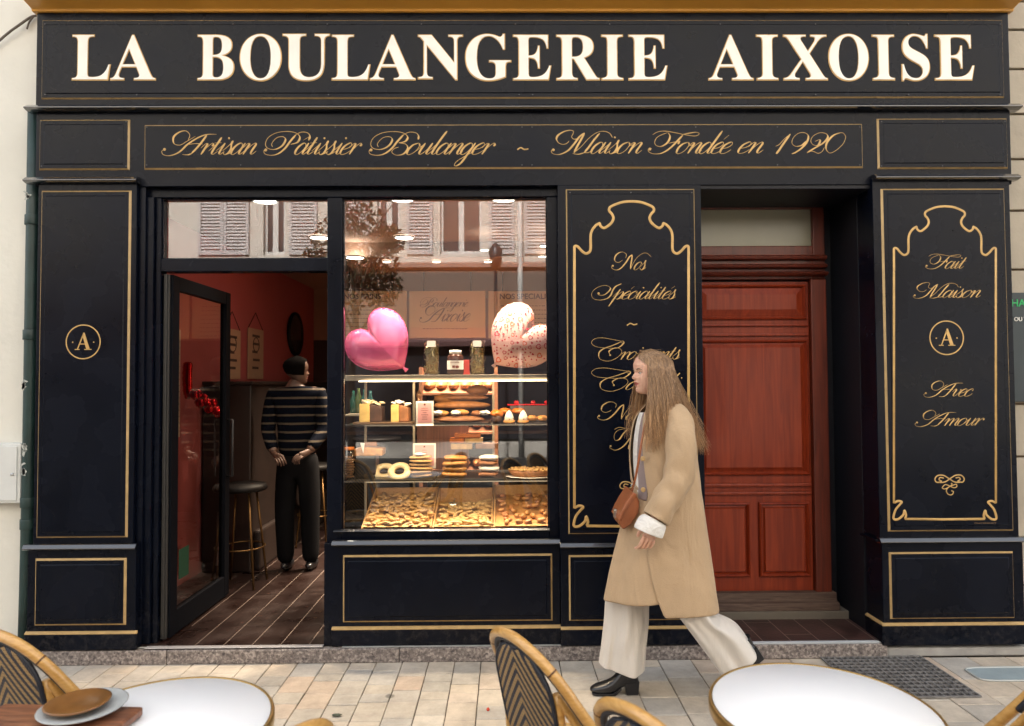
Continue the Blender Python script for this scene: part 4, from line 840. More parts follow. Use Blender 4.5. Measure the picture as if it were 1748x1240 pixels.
# ================================================================= DISPLAY CASE AND WHAT STANDS ON IT
case = thing('display_case', 'brightly lit glass pastry case standing right behind the shop window', 'display case', (P(770, 900, 4.7).x, 4.7, .092))
cx0, cx1, cy0, cy1 = P(608, 700, 4.45).x, RX1-.02, 4.42, 4.98
ZT, Z1, Z2 = P(770, 640, 4.45).z, P(770, 724, 4.45).z, P(770, 820, 4.45).z; ZBN = P(770, 902, 4.30).z
case_m = mat('case_black', (.014, .013, .013), .3); alu = mat('warm_aluminium', (.42, .36, .27), .35, metal=.6)
obj('case_base', MB().box(cx0-.03, cx1, 4.28, cy1, .093, ZBN-.06), case_m, case, bev=.004)
for nm, z_ in (('glass_shelf', Z1), ('glass_shelf', Z2)):
    obj(nm, MB().box(cx0-.07, cx1, cy0, cy1, z_-.010, z_), mat('smoked_shelf', (.03, .028, .027), .12), case, bev=.002)
obj('top_board', MB().box(cx0-.09, cx1, cy0+.01, cy1, ZT-.012, ZT), mat('top_glass', (.20, .16, .11), .15), case, bev=.002)
obj('top_rail', MB().box(cx0-.09, cx1, cy0-.005, cy0+.009, ZT-.036, ZT-.001), alu, case, bev=.002)
strip = mat('strip_light', (1, .9, .7), .5, emit=(1, .80, .52), estr=2.6)
obj('strip_light', MB().box(cx0+.02, cx1, cy0+.015, cy0+.03, ZT-.043, ZT-.037), strip, case)
for z_, e_ in ((ZT-.05, 3.4), (Z1-.02, 2.5), (Z2-.02, 1.05)):
    L = bpy.data.lights.new('case_lamp', 'AREA'); L.shape = 'RECTANGLE'; L.size = cx1-cx0-.1; L.size_y = .04; L.energy = e_; L.color = (1, .74, .45)
    o = bpy.data.objects.new('case_lamp', L); C.objects.link(o); o.parent = case; o.location = ((cx0+cx1)/2-case.location.x, cy0-.07-case.location.y, z_-.092); o.rotation_euler = (radians(28), 0, 0)
for x_ in (cx0-.05, P(703, 700, 4.9).x, P(840, 700, 4.9).x): obj('case_post', MB().box(x_, x_+.015, cy1-.03, cy1-.015, ZBN-.06, ZT-.012), alu, case)
# colours of the bakes
def bake(name, c, v=.25, r=.6, b=.25, s=25): return mat(name, c, r, var=v, vscale=s, bump=b, bscale=70)
golden = bake('golden_bake', (.48, .22, .06), .35); pale = bake('pale_biscuit', (.52, .31, .12), .3); brownb = bake('brown_bake', (.24, .095, .035)); choc = bake('chocolate', (.05, .02, .012), .4)
sugar = bake('icing_sugar', (.80, .76, .70), .08, .9); lemon = bake('cake_crumb', (.58, .40, .13), .15); creamy = bake('cream_topping', (.74, .60, .40), .1, .5); orange = bake('orange_glaze', (.55, .15, .02), .2, .25, .1)
redf = mat('red_fruit', (.55, .01, .015), .2, var=.2, vscale=30); wht = mat('white_china', (.75, .73, .70), .25)
def pos(px_, py_, Y): return P(px_, py_, Y)
def slice_(px_, Y, w, h, d, top, body, lab):
    q = P(px_, 722, Y); z = Z1+.0105; t = thing('cake_slice', lab, 'cake', (q.x, Y, z)); x = q.x
    obj('plate', MB().box(x-w*1.1, x+w*2.2, Y-.01, Y+d+.02, z-.010, z), mat('cake_board', (.20, .12, .07), .4), t, bev=.002)
    obj('cut_face', MB().prism([(x-w*.5, z+.0005), (x+w*.5, z+.0005), (x+w*.48, z+h), (x-w*.5, z+h*.97)], Y, Y+.012), lemon, t, bev=.003)
    obj('cake_body', MB().prism([(x-w*.5, z+.0005), (x+w*1.7, z+.0005), (x+w*1.65, z+h*.8), (x+w*.48, z+h*.98), (x-w*.5, z+h*.95)], Y+.0125, Y+d), body, t, bev=.006)
    m_ = MB()
    for k in range(9):
        a = random.uniform(-.4, 1.6); m_.blob((x+w*a, Y+random.uniform(.02, d*.7), z+h*(1.02+.12*random.random()-.12*max(0, a-.6))), (w*random.uniform(.28, .5), .03, h*random.uniform(.05, .1)), 10, 6, .5, rot=Matrix.Rotation(random.uniform(-.5, .5), 3, 'Y'), seed=k)
    obj('topping', m_, top, t)
slice_(622, 4.50, .068, .125, .13, creamy, choc, 'cake slice topped with caramel cream shards at the left of the upper shelf')
slice_(674, 4.50, .052, .118, .13, sugar, brownb, 'tall cake slice with white cream on top, beside the pink card on the upper shelf')
# price cards
cardp = mat('pink_card', (.72, .34, .34), .6); cardw = mat('card_white', (.75, .70, .66), .6)
def card(px0, px1, py0, py1, Y, lab, big):
    x0, x1, z0, z1 = rect(px0, py0, px1, py1, Y); t = thing('price_card', lab, 'card', ((x0+x1)/2, Y, z0), 0, 'pink cards in the display case')
    obj('card', MB().box(x0, x1, Y, Y+.003, z0, z1), cardw, t); obj('pink_field', MB().box(x0+.012, x1-.012, Y-.0008, Y-.0002, z0+.018, z1-.012), cardp, t)
    m_ = MB(); cxm = (x0+x1)/2; m_.blob((cxm, Y-.0012, z1-.022), (.007, .001, .007), 10, 6)
    for i in range(big): 
        z_ = z1-.045-i*.014; w = random.uniform(.012, .026); m_.box(cxm-w, cxm+w, Y-.0016, Y-.001, z_-.0022, z_)
    obj('print', m_, ink, t)
card(710, 740, 685, 727, 4.405, 'pink price card clipped to the upper shelf beside the cake slice', 6); card(705, 744, 757, 800, 4.60, 'pink price card standing behind the sugared pastry stack', 4)
def item(name, lab, cat, mb_, m, grp=None, **k): return tag(obj(name, mb_, m, **k), lab, cat, grp)
def bl(px_, py_, Y, rx, ry, rz, amp=.2, rot=0., mb_=None, pw=1., seed=0): q = P(px_, py_, Y); return (mb_ or MB()).blob(q, (rx, ry, rz), 20, 12, amp, rot=Matrix.Rotation(rot, 3, 'Y'), pw=pw, seed=seed or px_*.37)
# filled baguettes and loaves, upper shelf
for i, (px_, py_, w, h, m) in enumerate(((785, 716, .17, .022, brownb), (752, 706, .055, .02, golden), (786, 704, .06, .02, golden), (815, 706, .045, .02, brownb))):
    item('sandwich', ('long dark seeded roll at the bottom of the sandwich pile', 'golden filled roll on the left of the sandwich pile', 'golden filled roll in the middle of the sandwich pile', 'brown filled roll on the right of the sandwich pile')[i], 'sandwich', bl(px_, py_, 4.52+.02*i, w, .045, h), m)
for px_ in (748, 778, 828): item('cream_filling', {748: 'white cheese filling spilling from the left golden roll', 778: 'white cheese filling spilling from the middle golden roll', 828: 'white cheese filling spilling at the right end of the pile'}[px_], 'cheese', bl(px_, 705, 4.50, .032, .03, .014, .6), sugar)
item('baguette', 'long brown baguette lying along the back of the upper shelf', 'bread', bl(788, 692, 4.72, .20, .05, .028, .1), crust)
item('baguette', 'dark long loaf above the brown baguette at the back of the upper shelf', 'bread', bl(792, 679, 4.82, .17, .05, .022, .1), brownb)
item('round_loaf', 'round flour dusted loaf at the back left of the sandwich pile', 'bread', bl(762, 681, 4.85, .09, .06, .035, .2), crust)
item('round_loaf', 'round dark loaf at the back right of the upper shelf', 'bread', bl(815, 667, 4.9, .08, .06, .04, .2), brownb)
item('tray', 'thin dark tray under the sandwich pile', 'tray', MB().box(P(737, 720, 4.5).x, P(836, 720, 4.5).x, 4.44, 4.75, Z1+.001, Z1+.008), case_m, bev=.002)
# pepper mill
q = P(715, 705, 4.92); item('pepper_mill', 'turned wooden pepper mill behind the pink card', 'pepper mill', MB().lathe([(.022, -.12), (.022, -.05), (.014, -.03), (.02, .0), (.022, .02), (.012, .035), (.02, .05), (.018, .075), (0, .1)], (q.x, q.y, Z1+.121), 20), mat('copper_wood', (.40, .20, .10), .25, metal=.4))
# muffin, cones, fruit tart
q = P(848, 716, 4.5); t = thing('muffin', 'orange topped muffin in a dark paper cup on the upper shelf', 'muffin', (q.x, q.y, Z1)); obj('cup', MB().lathe([(0, Z1+.001), (.026, Z1+.001), (.036, Z1+.05), (0, Z1+.05)], (q.x, q.y, 0), 20), choc, t); obj('top', MB().blob((q.x, q.y, Z1+.062), (.042, .042, .026), 16, 10, .3), orange, t)
for i, px_ in enumerate((869, 893)):
    q = P(px_, 716, 4.48); t = thing('cream_cone', ('chocolate studded cream tartlet left of its twin on the upper shelf', 'chocolate studded cream tartlet right of its twin on the upper shelf')[i], 'tartlet', (q.x, q.y, Z1))
    obj('base', MB().lathe([(0, Z1+.001), (.033, Z1+.001), (.040, Z1+.018), (0, Z1+.018)], (q.x, q.y, 0), 20), golden, t); m_ = MB(); m2 = MB()
    m_.lathe([(.030, .0185), (.029, .04), (.02, .065), (.008, .082), (0, .085)], (q.x, q.y, Z1), 16)
    for k in range(26): a, h = k*2.4, .024+.0021*k; r_ = .030*(1-(h-.02)/.075)+.002; m2.blob((q.x+r_*cos(a), q.y+r_*sin(a), Z1+h), (.005, .005, .004), 6, 4)
    obj('cream', m_, sugar, t); obj('chocolate_chips', m2, choc, t)
for i, px_ in enumerate((862, 885)): item('orange_tart', ('round orange glazed tart behind the left cream tartlet', 'round orange glazed tart behind the right cream tartlet')[i], 'tart', bl(px_, 702, 4.62, .045, .04, .022, .15), orange)
for i, px_ in enumerate((908, 926)): item('crumble_tart', ('small crumble topped tartlet beside the cream tartlets', 'small crumble topped tartlet at the right end of the upper shelf')[i], 'tartlet', bl(px_, 714, 4.5, .036, .035, .018, .3), golden)
zf = P(900, 692, 4.72).z; t = thing('fruit_tart', 'thin red glazed fruit tart raised at the back of the upper shelf', 'tart', (P(905, 690, 4.72).x, 4.72, zf)); x0, x1 = P(866, 690, 4.72).x, P(960, 690, 4.72).x
obj('glaze', MB().box(x0, x1, 4.68, 4.86, zf, zf+.008), redf, t, bev=.003); obj('stand', MB().box(x0+.02, x1, 4.69, 4.85, Z1+.001, zf-.001), mat('stand_acrylic', (.10, .08, .08), .2), t, bev=.003); m_ = MB()
for px_ in (880, 883, 909, 911, 932, 935): m_.blob(P(px_, 688, 4.72)+Vector((0, random.uniform(0, .02), .003)), (.013, .013, .013), 10, 8)
obj('berries', m_, redf, t)
# lower shelf
q0 = P(628, 778, 4.62); t = thing('layer_cake', 'golden cake cut open on a tall dark stand on the lower shelf', 'cake', (q0.x, q0.y, Z2)); x = q0.x
obj('stand', MB().box(x-.075, x+.06, 4.58, 4.70, Z2+.001, q0.z), case_m, t, bev=.004)
obj('cake', MB().prism([(x-.10, q0.z+.0005), (x+.105, q0.z+.0005), (x+.11, q0.z+.05), (x-.02, q0.z+.062), (x-.095, q0.z+.045)], 4.57, 4.70), golden, t, bev=.01); obj('wedge', MB().prism([(x-.03, q0.z+.0625), (x+.06, q0.z+.0625), (x+.055, q0.z+.092), (x-.025, q0.z+.09)], 4.60, 4.66), brownb, t, bev=.006)
obj('cream_wedge', MB().prism([(x-.04, q0.z+.09), (x-.01, q0.z+.088), (x-.02, q0.z+.02)], 4.56, 4.569), sugar, t, bev=.003)
for i, (px_, py_, Y, a) in enumerate(((656, 805, 4.62, .25), (682, 805, 4.50, .35))):
    q = P(px_, py_, Y); R_ = Matrix.Rotation(a+.45, 3, 'X') @ Matrix.Rotation(.1*i, 3, 'Z'); m_ = MB(); vs = []
    for k in range(28):
        for j in range(12):
            A, B = 2*pi*k/28, 2*pi*j/12; r_ = .050+.021*cos(B); vs.append(R_ @ Vector((r_*cos(A)*1.1, r_*sin(A), .018*sin(B)))+q)
    m_.smooth = True; m_.add(vs, [(k*12+j, ((k+1) % 28)*12+j, ((k+1) % 28)*12+(j+1) % 12, k*12+(j+1) % 12) for k in range(28) for j in range(12)])
    item('iced_ring', ('pale iced ring biscuit behind the other one on the lower shelf', 'pale iced ring biscuit in front, leaning, on the lower shelf')[i], 'biscuit', m_, mat('iced_biscuit', (.72, .58, .34), .4, var=.08, vscale=20))
def stack(px_, base, Y, n, w, dz, m, lab, name, grp, thk=.45, amp=.12, top=None, last=None):
    q = P(px_, base, Y)
    for k in range(n):
        j = random.uniform(-.006, .006); m_ = MB().blob((q.x+j, Y+random.uniform(-.01, .01), Z2+.012+dz*(k+.5)), (w*random.uniform(.93, 1.05), .05, dz*thk*1.15), 20, 8, amp, rot=Matrix.Rotation(random.uniform(-.06, .06), 3, 'Y'), pw=.75, seed=k*3.1+px_)
        item(name, lab % (('bottom', 'second from the bottom', 'third', 'fourth', 'fifth', 'sixth', 'seventh')[k] if k < n-1 else 'topmost'), 'pastry', m_, (top if top and k == n-1 else m[k % len(m)] if isinstance(m, list) else m), grp)
stack(718, 815, 4.52, 6, .075, .024, pale, 'flat sugared puff pastry, %s of the stack before the pink card', 'flat_pastry', 'flat sugared pastries in a stack', .42)
item('sugar_cap', 'white icing folded over the top of the sugared pastry stack', 'icing', MB().blob((P(716, 780, 4.49).x, 4.49, Z2+.165), (.040, .03, .010), 14, 8, .5), sugar)
stack(776, 813, 4.52, 4, .082, .036, golden, 'golden oval biscuit, %s of the tall pile in the middle', 'oval_biscuit', 'golden oval biscuits in a pile', .42)
stack(834, 812, 4.52, 4, .068, .036, [brownb, sugar, brownb, sugar], 'jam filled sugared doughnut, %s of the pile on the right', 'doughnut', 'sugared doughnuts in a pile', .42, .2)
q = P(900, 812, 4.5); t = thing('crumble_cake', 'wide crumble topped cake on a white plate at the right of the lower shelf', 'cake', (q.x, 4.52, Z2)); m_ = MB().lathe([(0, Z2+.012), (.115, Z2+.012), (.135, Z2+.05), (0, Z2+.05)], (q.x+.03, 4.56, 0), 40, 1.15, .8)
obj('cake_case', m_, brownb, t); m_ = MB()
for k in range(160): a, r_ = random.uniform(0, 6.28), .135*sqrt(random.random()); m_.blob((q.x+.03+r_*cos(a)*1.13, 4.56+r_*sin(a)*.78, Z2+.052+random.uniform(0, .006)), (.010, .010, .008), 6, 5)
obj('crumble', m_, pale, t); obj('plate', MB().lathe([(0, Z2+.001), (.10, Z2+.001), (.15, Z2+.009), (.148, Z2+.011), (0, Z2+.006)], (q.x+.03, 4.56, 0), 40, 1.15, .8), wht, t)
item('tray', 'dark tray under the iced rings and sugared pastries', 'tray', MB().box(P(640, 815, 4.5).x, P(742, 815, 4.5).x, 4.44, 4.75, Z2+.001, Z2+.010), case_m, bev=.003)
item('tray', 'dark tray under the golden biscuits and doughnuts', 'tray', MB().box(P(745, 815, 4.5).x, P(862, 815, 4.5).x, 4.44, 4.75, Z2+.001, Z2+.010), case_m, bev=.003)
q = P(596, 800, 4.55); t = thing('biscuit_jar', 'glass jar of brown biscuits at the left end of the lower shelf', 'jar', (q.x, q.y, Z2)); obj('jar_glass', MB().lathe([(.04, Z2+.001), (.042, Z2+.17), (.03, Z2+.19)], (q.x+.0, q.y, 0), 20, cap=False), glasst, t); obj('lid', MB().lathe([(0, Z2+.191), (.034, Z2+.191), (.034, Z2+.21), (0, Z2+.21)], (q.x, q.y, 0), 20), orange, t); m_ = MB()
for k in range(9): m_.blob((q.x+random.uniform(-.008, .008), q.y, Z2+.014+k*.016), (.032, .032, .008), 12, 6, .2, seed=k)
obj('biscuits', m_, brownb, t)
for i, (px_, h, c_) in enumerate(((603, .10, (.02, .12, .10)), (612, .12, (.10, .15, .04)), (622, .11, (.02, .14, .13)), (632, .10, (.03, .12, .12)))):
    q = P(px_, 706, 5.3); item('drink_bottle', ('teal glass bottle at the far left behind the cake slices', 'olive glass bottle, second from the left behind the cake slices', 'teal glass bottle, third behind the cake slices', 'dark teal glass bottle nearest the cake slices')[i], 'bottle', MB().lathe([(0, 0), (.026, 0), (.026, h), (.011, h+.04), (.011, h+.075), (0, h+.075)], (q.x, q.y, q.z), 14), mat('bottle_%d' % i, c_, .15))
q = P(618, 707, 5.3); item('bottle_shelf', 'short glass shelf carrying the green bottles behind the case', 'shelf', MB().box(q.x-.12, q.x+.1, 5.22, 5.4, q.z-.012, q.z-.0005), alu)
# books / trays stack in the back (orange and cream)
for i, (a, b_, y0, y1, m, lab) in enumerate(((770, 806, 757, 767, pale, 'cream box lowest in the stack behind the golden biscuits'), (794, 824, 748, 756, pale, 'cream box laid across the lower one behind the golden biscuits'), (776, 820, 740, 747, orange, 'orange box topmost in the stack behind the golden biscuits'), (812, 850, 757, 766, brownb, 'brown box right of the cream boxes'), (768, 792, 748, 756, orange, 'orange box on the left of the stack behind the golden biscuits'))):
    x0, x1, z0, z1 = rect(a, y0, b_, y1, 4.88); item('pastry_box', lab, 'box', MB().box(x0, x1, 4.86, 4.96, z0, z1-.002), m, bev=.003)
item('back_board', 'dark red curtain of vertical slats behind the lower shelf', 'panel', MB().box(P(712, 760, 5.05).x, P(800, 760, 5.05).x, 5.04, 5.06, Z2, Z1-.02), wood('red_slats', (.10, .03, .015), (.28, .09, .04), .5, (30, 1, .5), 0))
# three bins of small biscuits
bx = [P(a, 875, 4.45).x for a in (624, 741, 842)]+[cx1-.08]
def bsh(L, W, H, bend, seed):
    m_ = MB(); n = 9; pts = [Vector((L*(t/(n-1)-.5), bend*((t/(n-1)-.5)**2)*4, 0)) for t in range(n)]
    m_.tube(pts, [W*max(.25, sqrt(max(0, 1-(2*t/(n-1)-1)**4))) for t in range(n)], 8, flat=H); return m_
labs = ['small pale crescent biscuit heaped in the left wooden bin', 'small cream almond biscuit heaped in the middle wooden bin', 'small golden oval biscuit heaped in the right wooden bin']
for i in range(3):
    x0, x1 = bx[i]+.003, bx[i+1]-.003; zb0, zb1 = ZBN-.03, ZBN+.10
    t = thing('biscuit_bin', ('pale wooden bin of crescent biscuits on the left under the case', 'pale wooden bin of almond biscuits in the middle under the case', 'pale wooden bin of oval biscuits on the right under the case')[i], 'bin', ((x0+x1)/2, 4.5, zb0), 0, 'wooden biscuit bins')
    y0, y1 = 4.30, 4.78; hB = [.150, .145, .165][i]; sk = -.0
    obj('bin_floor', MB().prof([(y0, zb0-.002), (y1, zb0+.055), (y1, zb0+.067), (y0, zb0+.010)], x0, x1), binw, t)
    obj('back_wall', MB().box(x0, x1, y1-.002, y1+.010, zb0+.05, zb0+.07+hB*.95), binw, t, bev=.002)
    for x_ in (x0, x1-.010): obj('side_wall', MB().add([(x_, y0, zb0), (x_+.01, y0, zb0), (x_+.01, y1-.003, zb0+.05), (x_, y1-.003, zb0+.05), (x_, y0, zb0+.035), (x_+.01, y0, zb0+.035), (x_+.01, y1-.003, zb0+.068+hB*.95), (x_, y1-.003, zb0+.068+hB*.95)], [(0, 3, 2, 1), (4, 5, 6, 7), (0, 1, 5, 4), (1, 2, 6, 5), (2, 3, 7, 6), (3, 0, 4, 7)]), binw, t)
    mm = [pale, mat('almond_biscuit', (.58, .38, .16), .55, var=.15, vscale=30), mat('oval_gold', (.50, .25, .09), .5, var=.35, vscale=22)][i]
    mixm = [mat('dusted_biscuit', (.50, .34, .20), .7, var=.25, vscale=25), mm, mat('oval_brown', (.42, .18, .07), .5, var=.2)][i]
    protos = []
    for v in range(3):
        mb_ = bsh([.064, .066, .056][i]*random.uniform(.9, 1.1), [.0125, .012, .0155][i], .85, [.012, .008, .002][i]*(v-.5), v); protos.append(obj(['crescent_biscuit', 'almond_biscuit', 'oval_biscuit'][i], mb_, mixm if v == 0 else mm))
    used = [0, 0, 0]
    nx, ny = 13, 9; cnt = 0
    for a in range(nx):
        for b_ in range(ny):
            if b_ > 6 and (i == 1 and a < 7): continue
            fx = (a+.5+random.uniform(-.45, .45))/nx; fy_ = (b_+.5+random.uniform(-.4, .4))/ny
            X = x0+.02+fx*(x1-x0-.04); Yb = y0+.015+fy_*(y1-y0-.06); hz_ = zb0+.015+fy_*.055+(.028+.012*mnoise.noise(Vector((X*9, Yb*9, i))))+(fy_*.065 if i != 1 else fy_*.02)+random.uniform(0, .018)
            v = random.randrange(3); o = protos[v] if not used[v] else protos[v].copy()
            if used[v]: C.objects.link(o)
            used[v] = 1; cnt += 1
            o.location = (X, Yb, hz_); o.rotation_euler = (random.uniform(-.5, .5), random.uniform(-.35, .35), random.uniform(0, 6.28))
            tag(o, labs[i], 'biscuit', ('crescent biscuits in the left bin', 'almond biscuits in the middle bin', 'oval biscuits in the right bin')[i])
    # heap under them
    hm = MB(); g = 10; hm.add([(x0+.012+(x1-x0-.024)*a/g, y0+.005+(y1-y0-.012)*b_/g, zb0+.016+.055*b_/g+.024+.062*b_/g*(i != 1)+.015*b_/g*(i == 1)) for a in range(g+1) for b_ in range(g+1)], [(a*(g+1)+b_, (a+1)*(g+1)+b_, (a+1)*(g+1)+b_+1, a*(g+1)+b_+1) for a in range(g) for b_ in range(g)])
    tag(obj('biscuit_crumbs', hm, mm), ('crumbly mass of crescent biscuits filling the left bin', 'crumbly mass of almond biscuits filling the middle bin', 'crumbly mass of oval biscuits filling the right bin')[i], 'biscuits', kind='stuff')
q = P(773, 862, 4.66); t = thing('scoop', 'small steel scoop standing in the middle bin of biscuits', 'scoop', q); obj('bowl', MB().loft([[(q.x+r_*cos(a), q.y+.3*r_*sin(a), q.z+z_) for a in [pi*k/8 for k in range(17)]] for r_, z_ in ((.004, -.045), (.018, -.02), (.03, .015))]), mat('scoop_steel', (.6, .6, .58), .25, metal=.85), t, solid=.002)
obj('handle', MB().tube([(q.x, q.y+.01, q.z+.0), (q.x+.01, q.y+.06, q.z+.03)], .005), steel, t)
# ------------------------------------------------ on top of the case
def heart_pts(n):
    R_ = [(0,.29),(.07,.365),(.16,.415),(.27,.415),(.38,.345),(.45,.22),(.46,.08),(.41,-.08),(.30,-.23),(.16,-.35),(.04,-.435),(0,-.46)]
    c_ = cspl([(a, b_, 0) for a, b_ in R_]+[(-a, b_, 0) for a, b_ in R_[-2:0:-1]], 12, True); m = len(c_)
    return [(c_[int(k*m/n)].x, c_[int(k*m/n)].y) for k in range(n)]
def heart(name, lab, cx, cy, Y, size, rot, m, thick, deco=None, yaw=0.):
    q = P(cx, cy, Y); n, R = 72, 9; hp = heart_pts(n); vs = []; m_ = MB(); Mx = Matrix.Rotation(yaw, 3, 'Z') @ Matrix.Rotation(-rot, 3, 'Y')
    def surf(px_, py_, s, side): w = thick*sqrt(max(0, 1-s**2.2)); return Vector((px_*size, side*w, py_*size))
    for side in (-1, 1):
        rings = []
        for j in range(R+1):
            s = 1-(j/R)**1.5; ring = []
            for k, (a, b_) in enumerate(hp):
                wr = 1+.03*sin(k*pi*.9)*(s**5); v = surf(a*s*wr, (b_*s-.06*(1-s))*wr, s, side)
                ring.append(Mx @ v+q)
            rings.append(ring)
        m_.loft(rings)
    seam = [Mx @ Vector((a*size*1.03, 0, b_*size*1.03))+q for a, b_ in hp]; inner = [Mx @ Vector((a*size*.985, 0, b_*size*.985))+q for a, b_ in hp]
    m_.loft([seam, inner]); tip = Mx @ Vector((0, 0, -.43*size))+q
    d_ = (Mx @ Vector((0, 0, -1))).normalized(); m_.tube([tip, tip+d_*.02, tip+d_*.045+Vector((.004, 0, 0))], [.010, .008, .017], 10)
    t = thing(name, lab, 'balloon', q) if deco else None
    if deco:
        obj('foil_skin', m_, m, t); dm_ = MB(); hh = heart_pts(12); rnd = random.Random(5); placed = []
        for _ in range(900):
            s = sqrt(rnd.random())*.95; k = rnd.randrange(n); a, b_ = hp[k]; u, v = a*s*size, (b_*s-.06*(1-s))*size; sz = rnd.choice([.042, .036, .030, .018, .013, .013])
            if any((u-e)**2+(v-f)**2 < ((sz+g)*.62)**2 for e, f, g in placed): continue
            placed.append((u, v, sz)); ang = rnd.uniform(-.7, .7); w = thick*sqrt(max(0, 1-s**2.2))*1.01
            def pt(x_, y_):
                X, Z = u+x_*cos(ang)-y_*sin(ang), v+x_*sin(ang)+y_*cos(ang)
                # height of the skin at that spot, by the heart-radius it lies on
                rr_ = math.hypot(X, Z-.0)/max(1e-6, math.hypot(u, v))*s if math.hypot(u, v) > .02 else s
                return Mx @ Vector((X, -thick*sqrt(max(0, 1-min(1, rr_)**2.2))-.002, Z))+q
            if sz > .02:
                dm_.mi = rnd.randrange(2); dm_.loft([[pt(a2*sz*1.0, b2*sz*1.0) for a2, b2 in hh], [pt(a2*sz*.62, b2*sz*.62) for a2, b2 in hh]])
            else: dm_.mi = 1; dm_.add([pt(a2*sz, b2*sz) for a2, b2 in hh], [tuple(range(12))])
        obj('printed_hearts', dm_, [mat('heart_orange', (.75, .12, .04), .35), mat('heart_red', (.55, .02, .05), .35)], t)
    else: tag(obj(name, m_, m), lab, 'balloon')
pinkfoil = mat('pink_foil', (.82, .13, .33), .22, metal=.12, spec=.9, bump=.12, bscale=9, coat=.3)
heart('heart_balloon', 'shiny plain pink heart balloon tilted on top of the display case', 651, 588, 4.62, .47, radians(43), pinkfoil, .085)
heart('heart_balloon', 'pale pink heart balloon printed with small red hearts on the display case', 886, 581, 4.62, .49, radians(-45), mat('pale_pink_foil', (.85, .52, .48), .35, spec=.6, coat=.2), .085, deco=True)
pasta = mat('dry_pasta', (.80, .58, .28), .5, var=.15); film = mat('pasta_bag_film', (.55, .40, .20), .25, var=.1)
for i, px_ in enumerate((737, 815)):
    q = P(px_, 636, 4.60); w, h = .052, .235; t = thing('pasta_bag', ('clear bag of twisted pasta left of the spread jar', 'clear bag of twisted pasta right of the spread jar')[i], 'bag', (q.x, q.y, ZT), 0, 'pasta bags on the case'); x, y = q.x, q.y; z = ZT+.001
    m_ = MB(); rnd = random.Random(i)
    for k in range(46):
        c_ = Vector((x+rnd.uniform(-w*.72, w*.72), y-.012+rnd.uniform(-.012, .012), z+.012+rnd.uniform(0, h*.74))); a = rnd.uniform(0, pi); d = Vector((cos(a)*.6, 0, sin(a)))*.026; m_.tube([c_-d, c_+d], .0045, 6)
    obj('pasta', m_, pasta, t); obj('film', MB().loft([[(x+sx_*w*k, y+sy_*.026*k2, z+zz_) for sx_, sy_ in ((-1, -1), (1, -1), (1, 1), (-1, 1))] for zz_, k, k2 in ((0, .9, 1), (.03, 1, 1.2), (h*.75, 1, 1.1), (h*.84, .96, .7), (h, 1.02, .1))], caps=True), glasst, t)
    obj('paper_label', MB().box(x-w*.55, x+w*.55, y-.030, y-.028, z+h*.80, z+h*.97), sugar, t); obj('paper_backing', MB().box(x-w*.8, x+w*.8, y+.018, y+.022, z+.005, z+h*.78), pale, t)
q = P(777.5, 636, 4.58); x, y, z = q.x, q.y, ZT+.001; t = thing('spread_jar', 'chocolate spread jar with white lid and label between the pasta bags', 'jar', (x, y, ZT))
obj('jar', MB().lathe([(0, 0), (.05, 0), (.056, .012), (.058, .05), (.056, .10), (.052, .125), (.040, .138), (0, .138)], (x, y, z), 28, 1, .7), mat('dark_chocolate_glass', (.05, .018, .012), .12), t)
obj('lid', MB().lathe([(0, .1385), (.040, .1385), (.041, .165), (0, .166)], (x, y, z), 28, 1, .7), wht, t)
obj('label', MB().loft([[(x+.059*sin(a), y-.0595*.7*cos(a), z+h_) for a in [(-1.2+2.4*k/12) for k in range(13)]] for h_ in (.035, .095)], closed=False), wht, t)
m_ = MB(); put_text(m_, 'nutella', x-.030, x+.030, z+.077, z+.090, y-.0435, .01, .001); m_.box(x-.018, x-.0, y-.0445, y-.043, z+.045, z+.062); m_.blob((x+.015, y-.0435, z+.052), (.013, .001, .010), 10, 6); obj('label_print', m_, [mat('label_brown', (.16, .03, .02), .5)], t)
item('red_carton', 'small red carton behind the spread jar', 'box', MB().box(P(790, 600, 4.72).x, P(802, 600, 4.72).x, 4.70, 4.76, ZT+.001, ZT+.105), mat('carton_red', (.40, .04, .03), .5), bev=.002)
# ================================================================= CAFE TABLES AND CHAIRS ON THE STREET
marble = mat('white_tabletop', (.90, .91, .92), .6, var=.015, vscale=3); iron = mat('black_iron', (.02, .02, .02), .45)
def cafe_table(px_, py_, lab, r=.285):
    c_ = G(px_, py_, .75); t = thing('cafe_table', lab, 'table', (c_.x, c_.y, 0), 0, 'round white cafe tables'); c_.z = 0
    obj('tabletop', MB().lathe([(0, .722), (r-.008, .722), (r-.008, .748), (0, .748)], c_, 96), marble, t)
    obj('brass_rim', MB().lathe([(r-.0075, .715), (r-.001, .714), (r+.002, .72), (r+.002, .744), (r-.002, .7505), (r-.0075, .7495), (r-.0075, .715)], c_, 96, cap=False), mat('rim_brass', (.42, .27, .09), .3, metal=.75, var=.15, vscale=15), t)
    obj('pedestal', MB().lathe([(.10, .72), (.10, .70), (.03, .68), (.022, .6), (.022, .15), (.04, .1), (.05, .06)], c_, 20), iron, t)
    for k in range(3):
        a = k*2*pi/3+.5; obj('foot', MB().tube(cspl([c_+Vector((.03*cos(a), .03*sin(a), .1)), c_+Vector((.15*cos(a), .15*sin(a), .06)), c_+Vector((.25*cos(a), .25*sin(a), .016))], 4), .014), iron, t)
    return c_
cR = cafe_table(1404, 1207, 'round white cafe table with brass rim beside the walking woman'); cL = cafe_table(262, 1238, 'round white cafe table with brass rim carrying the wooden board')
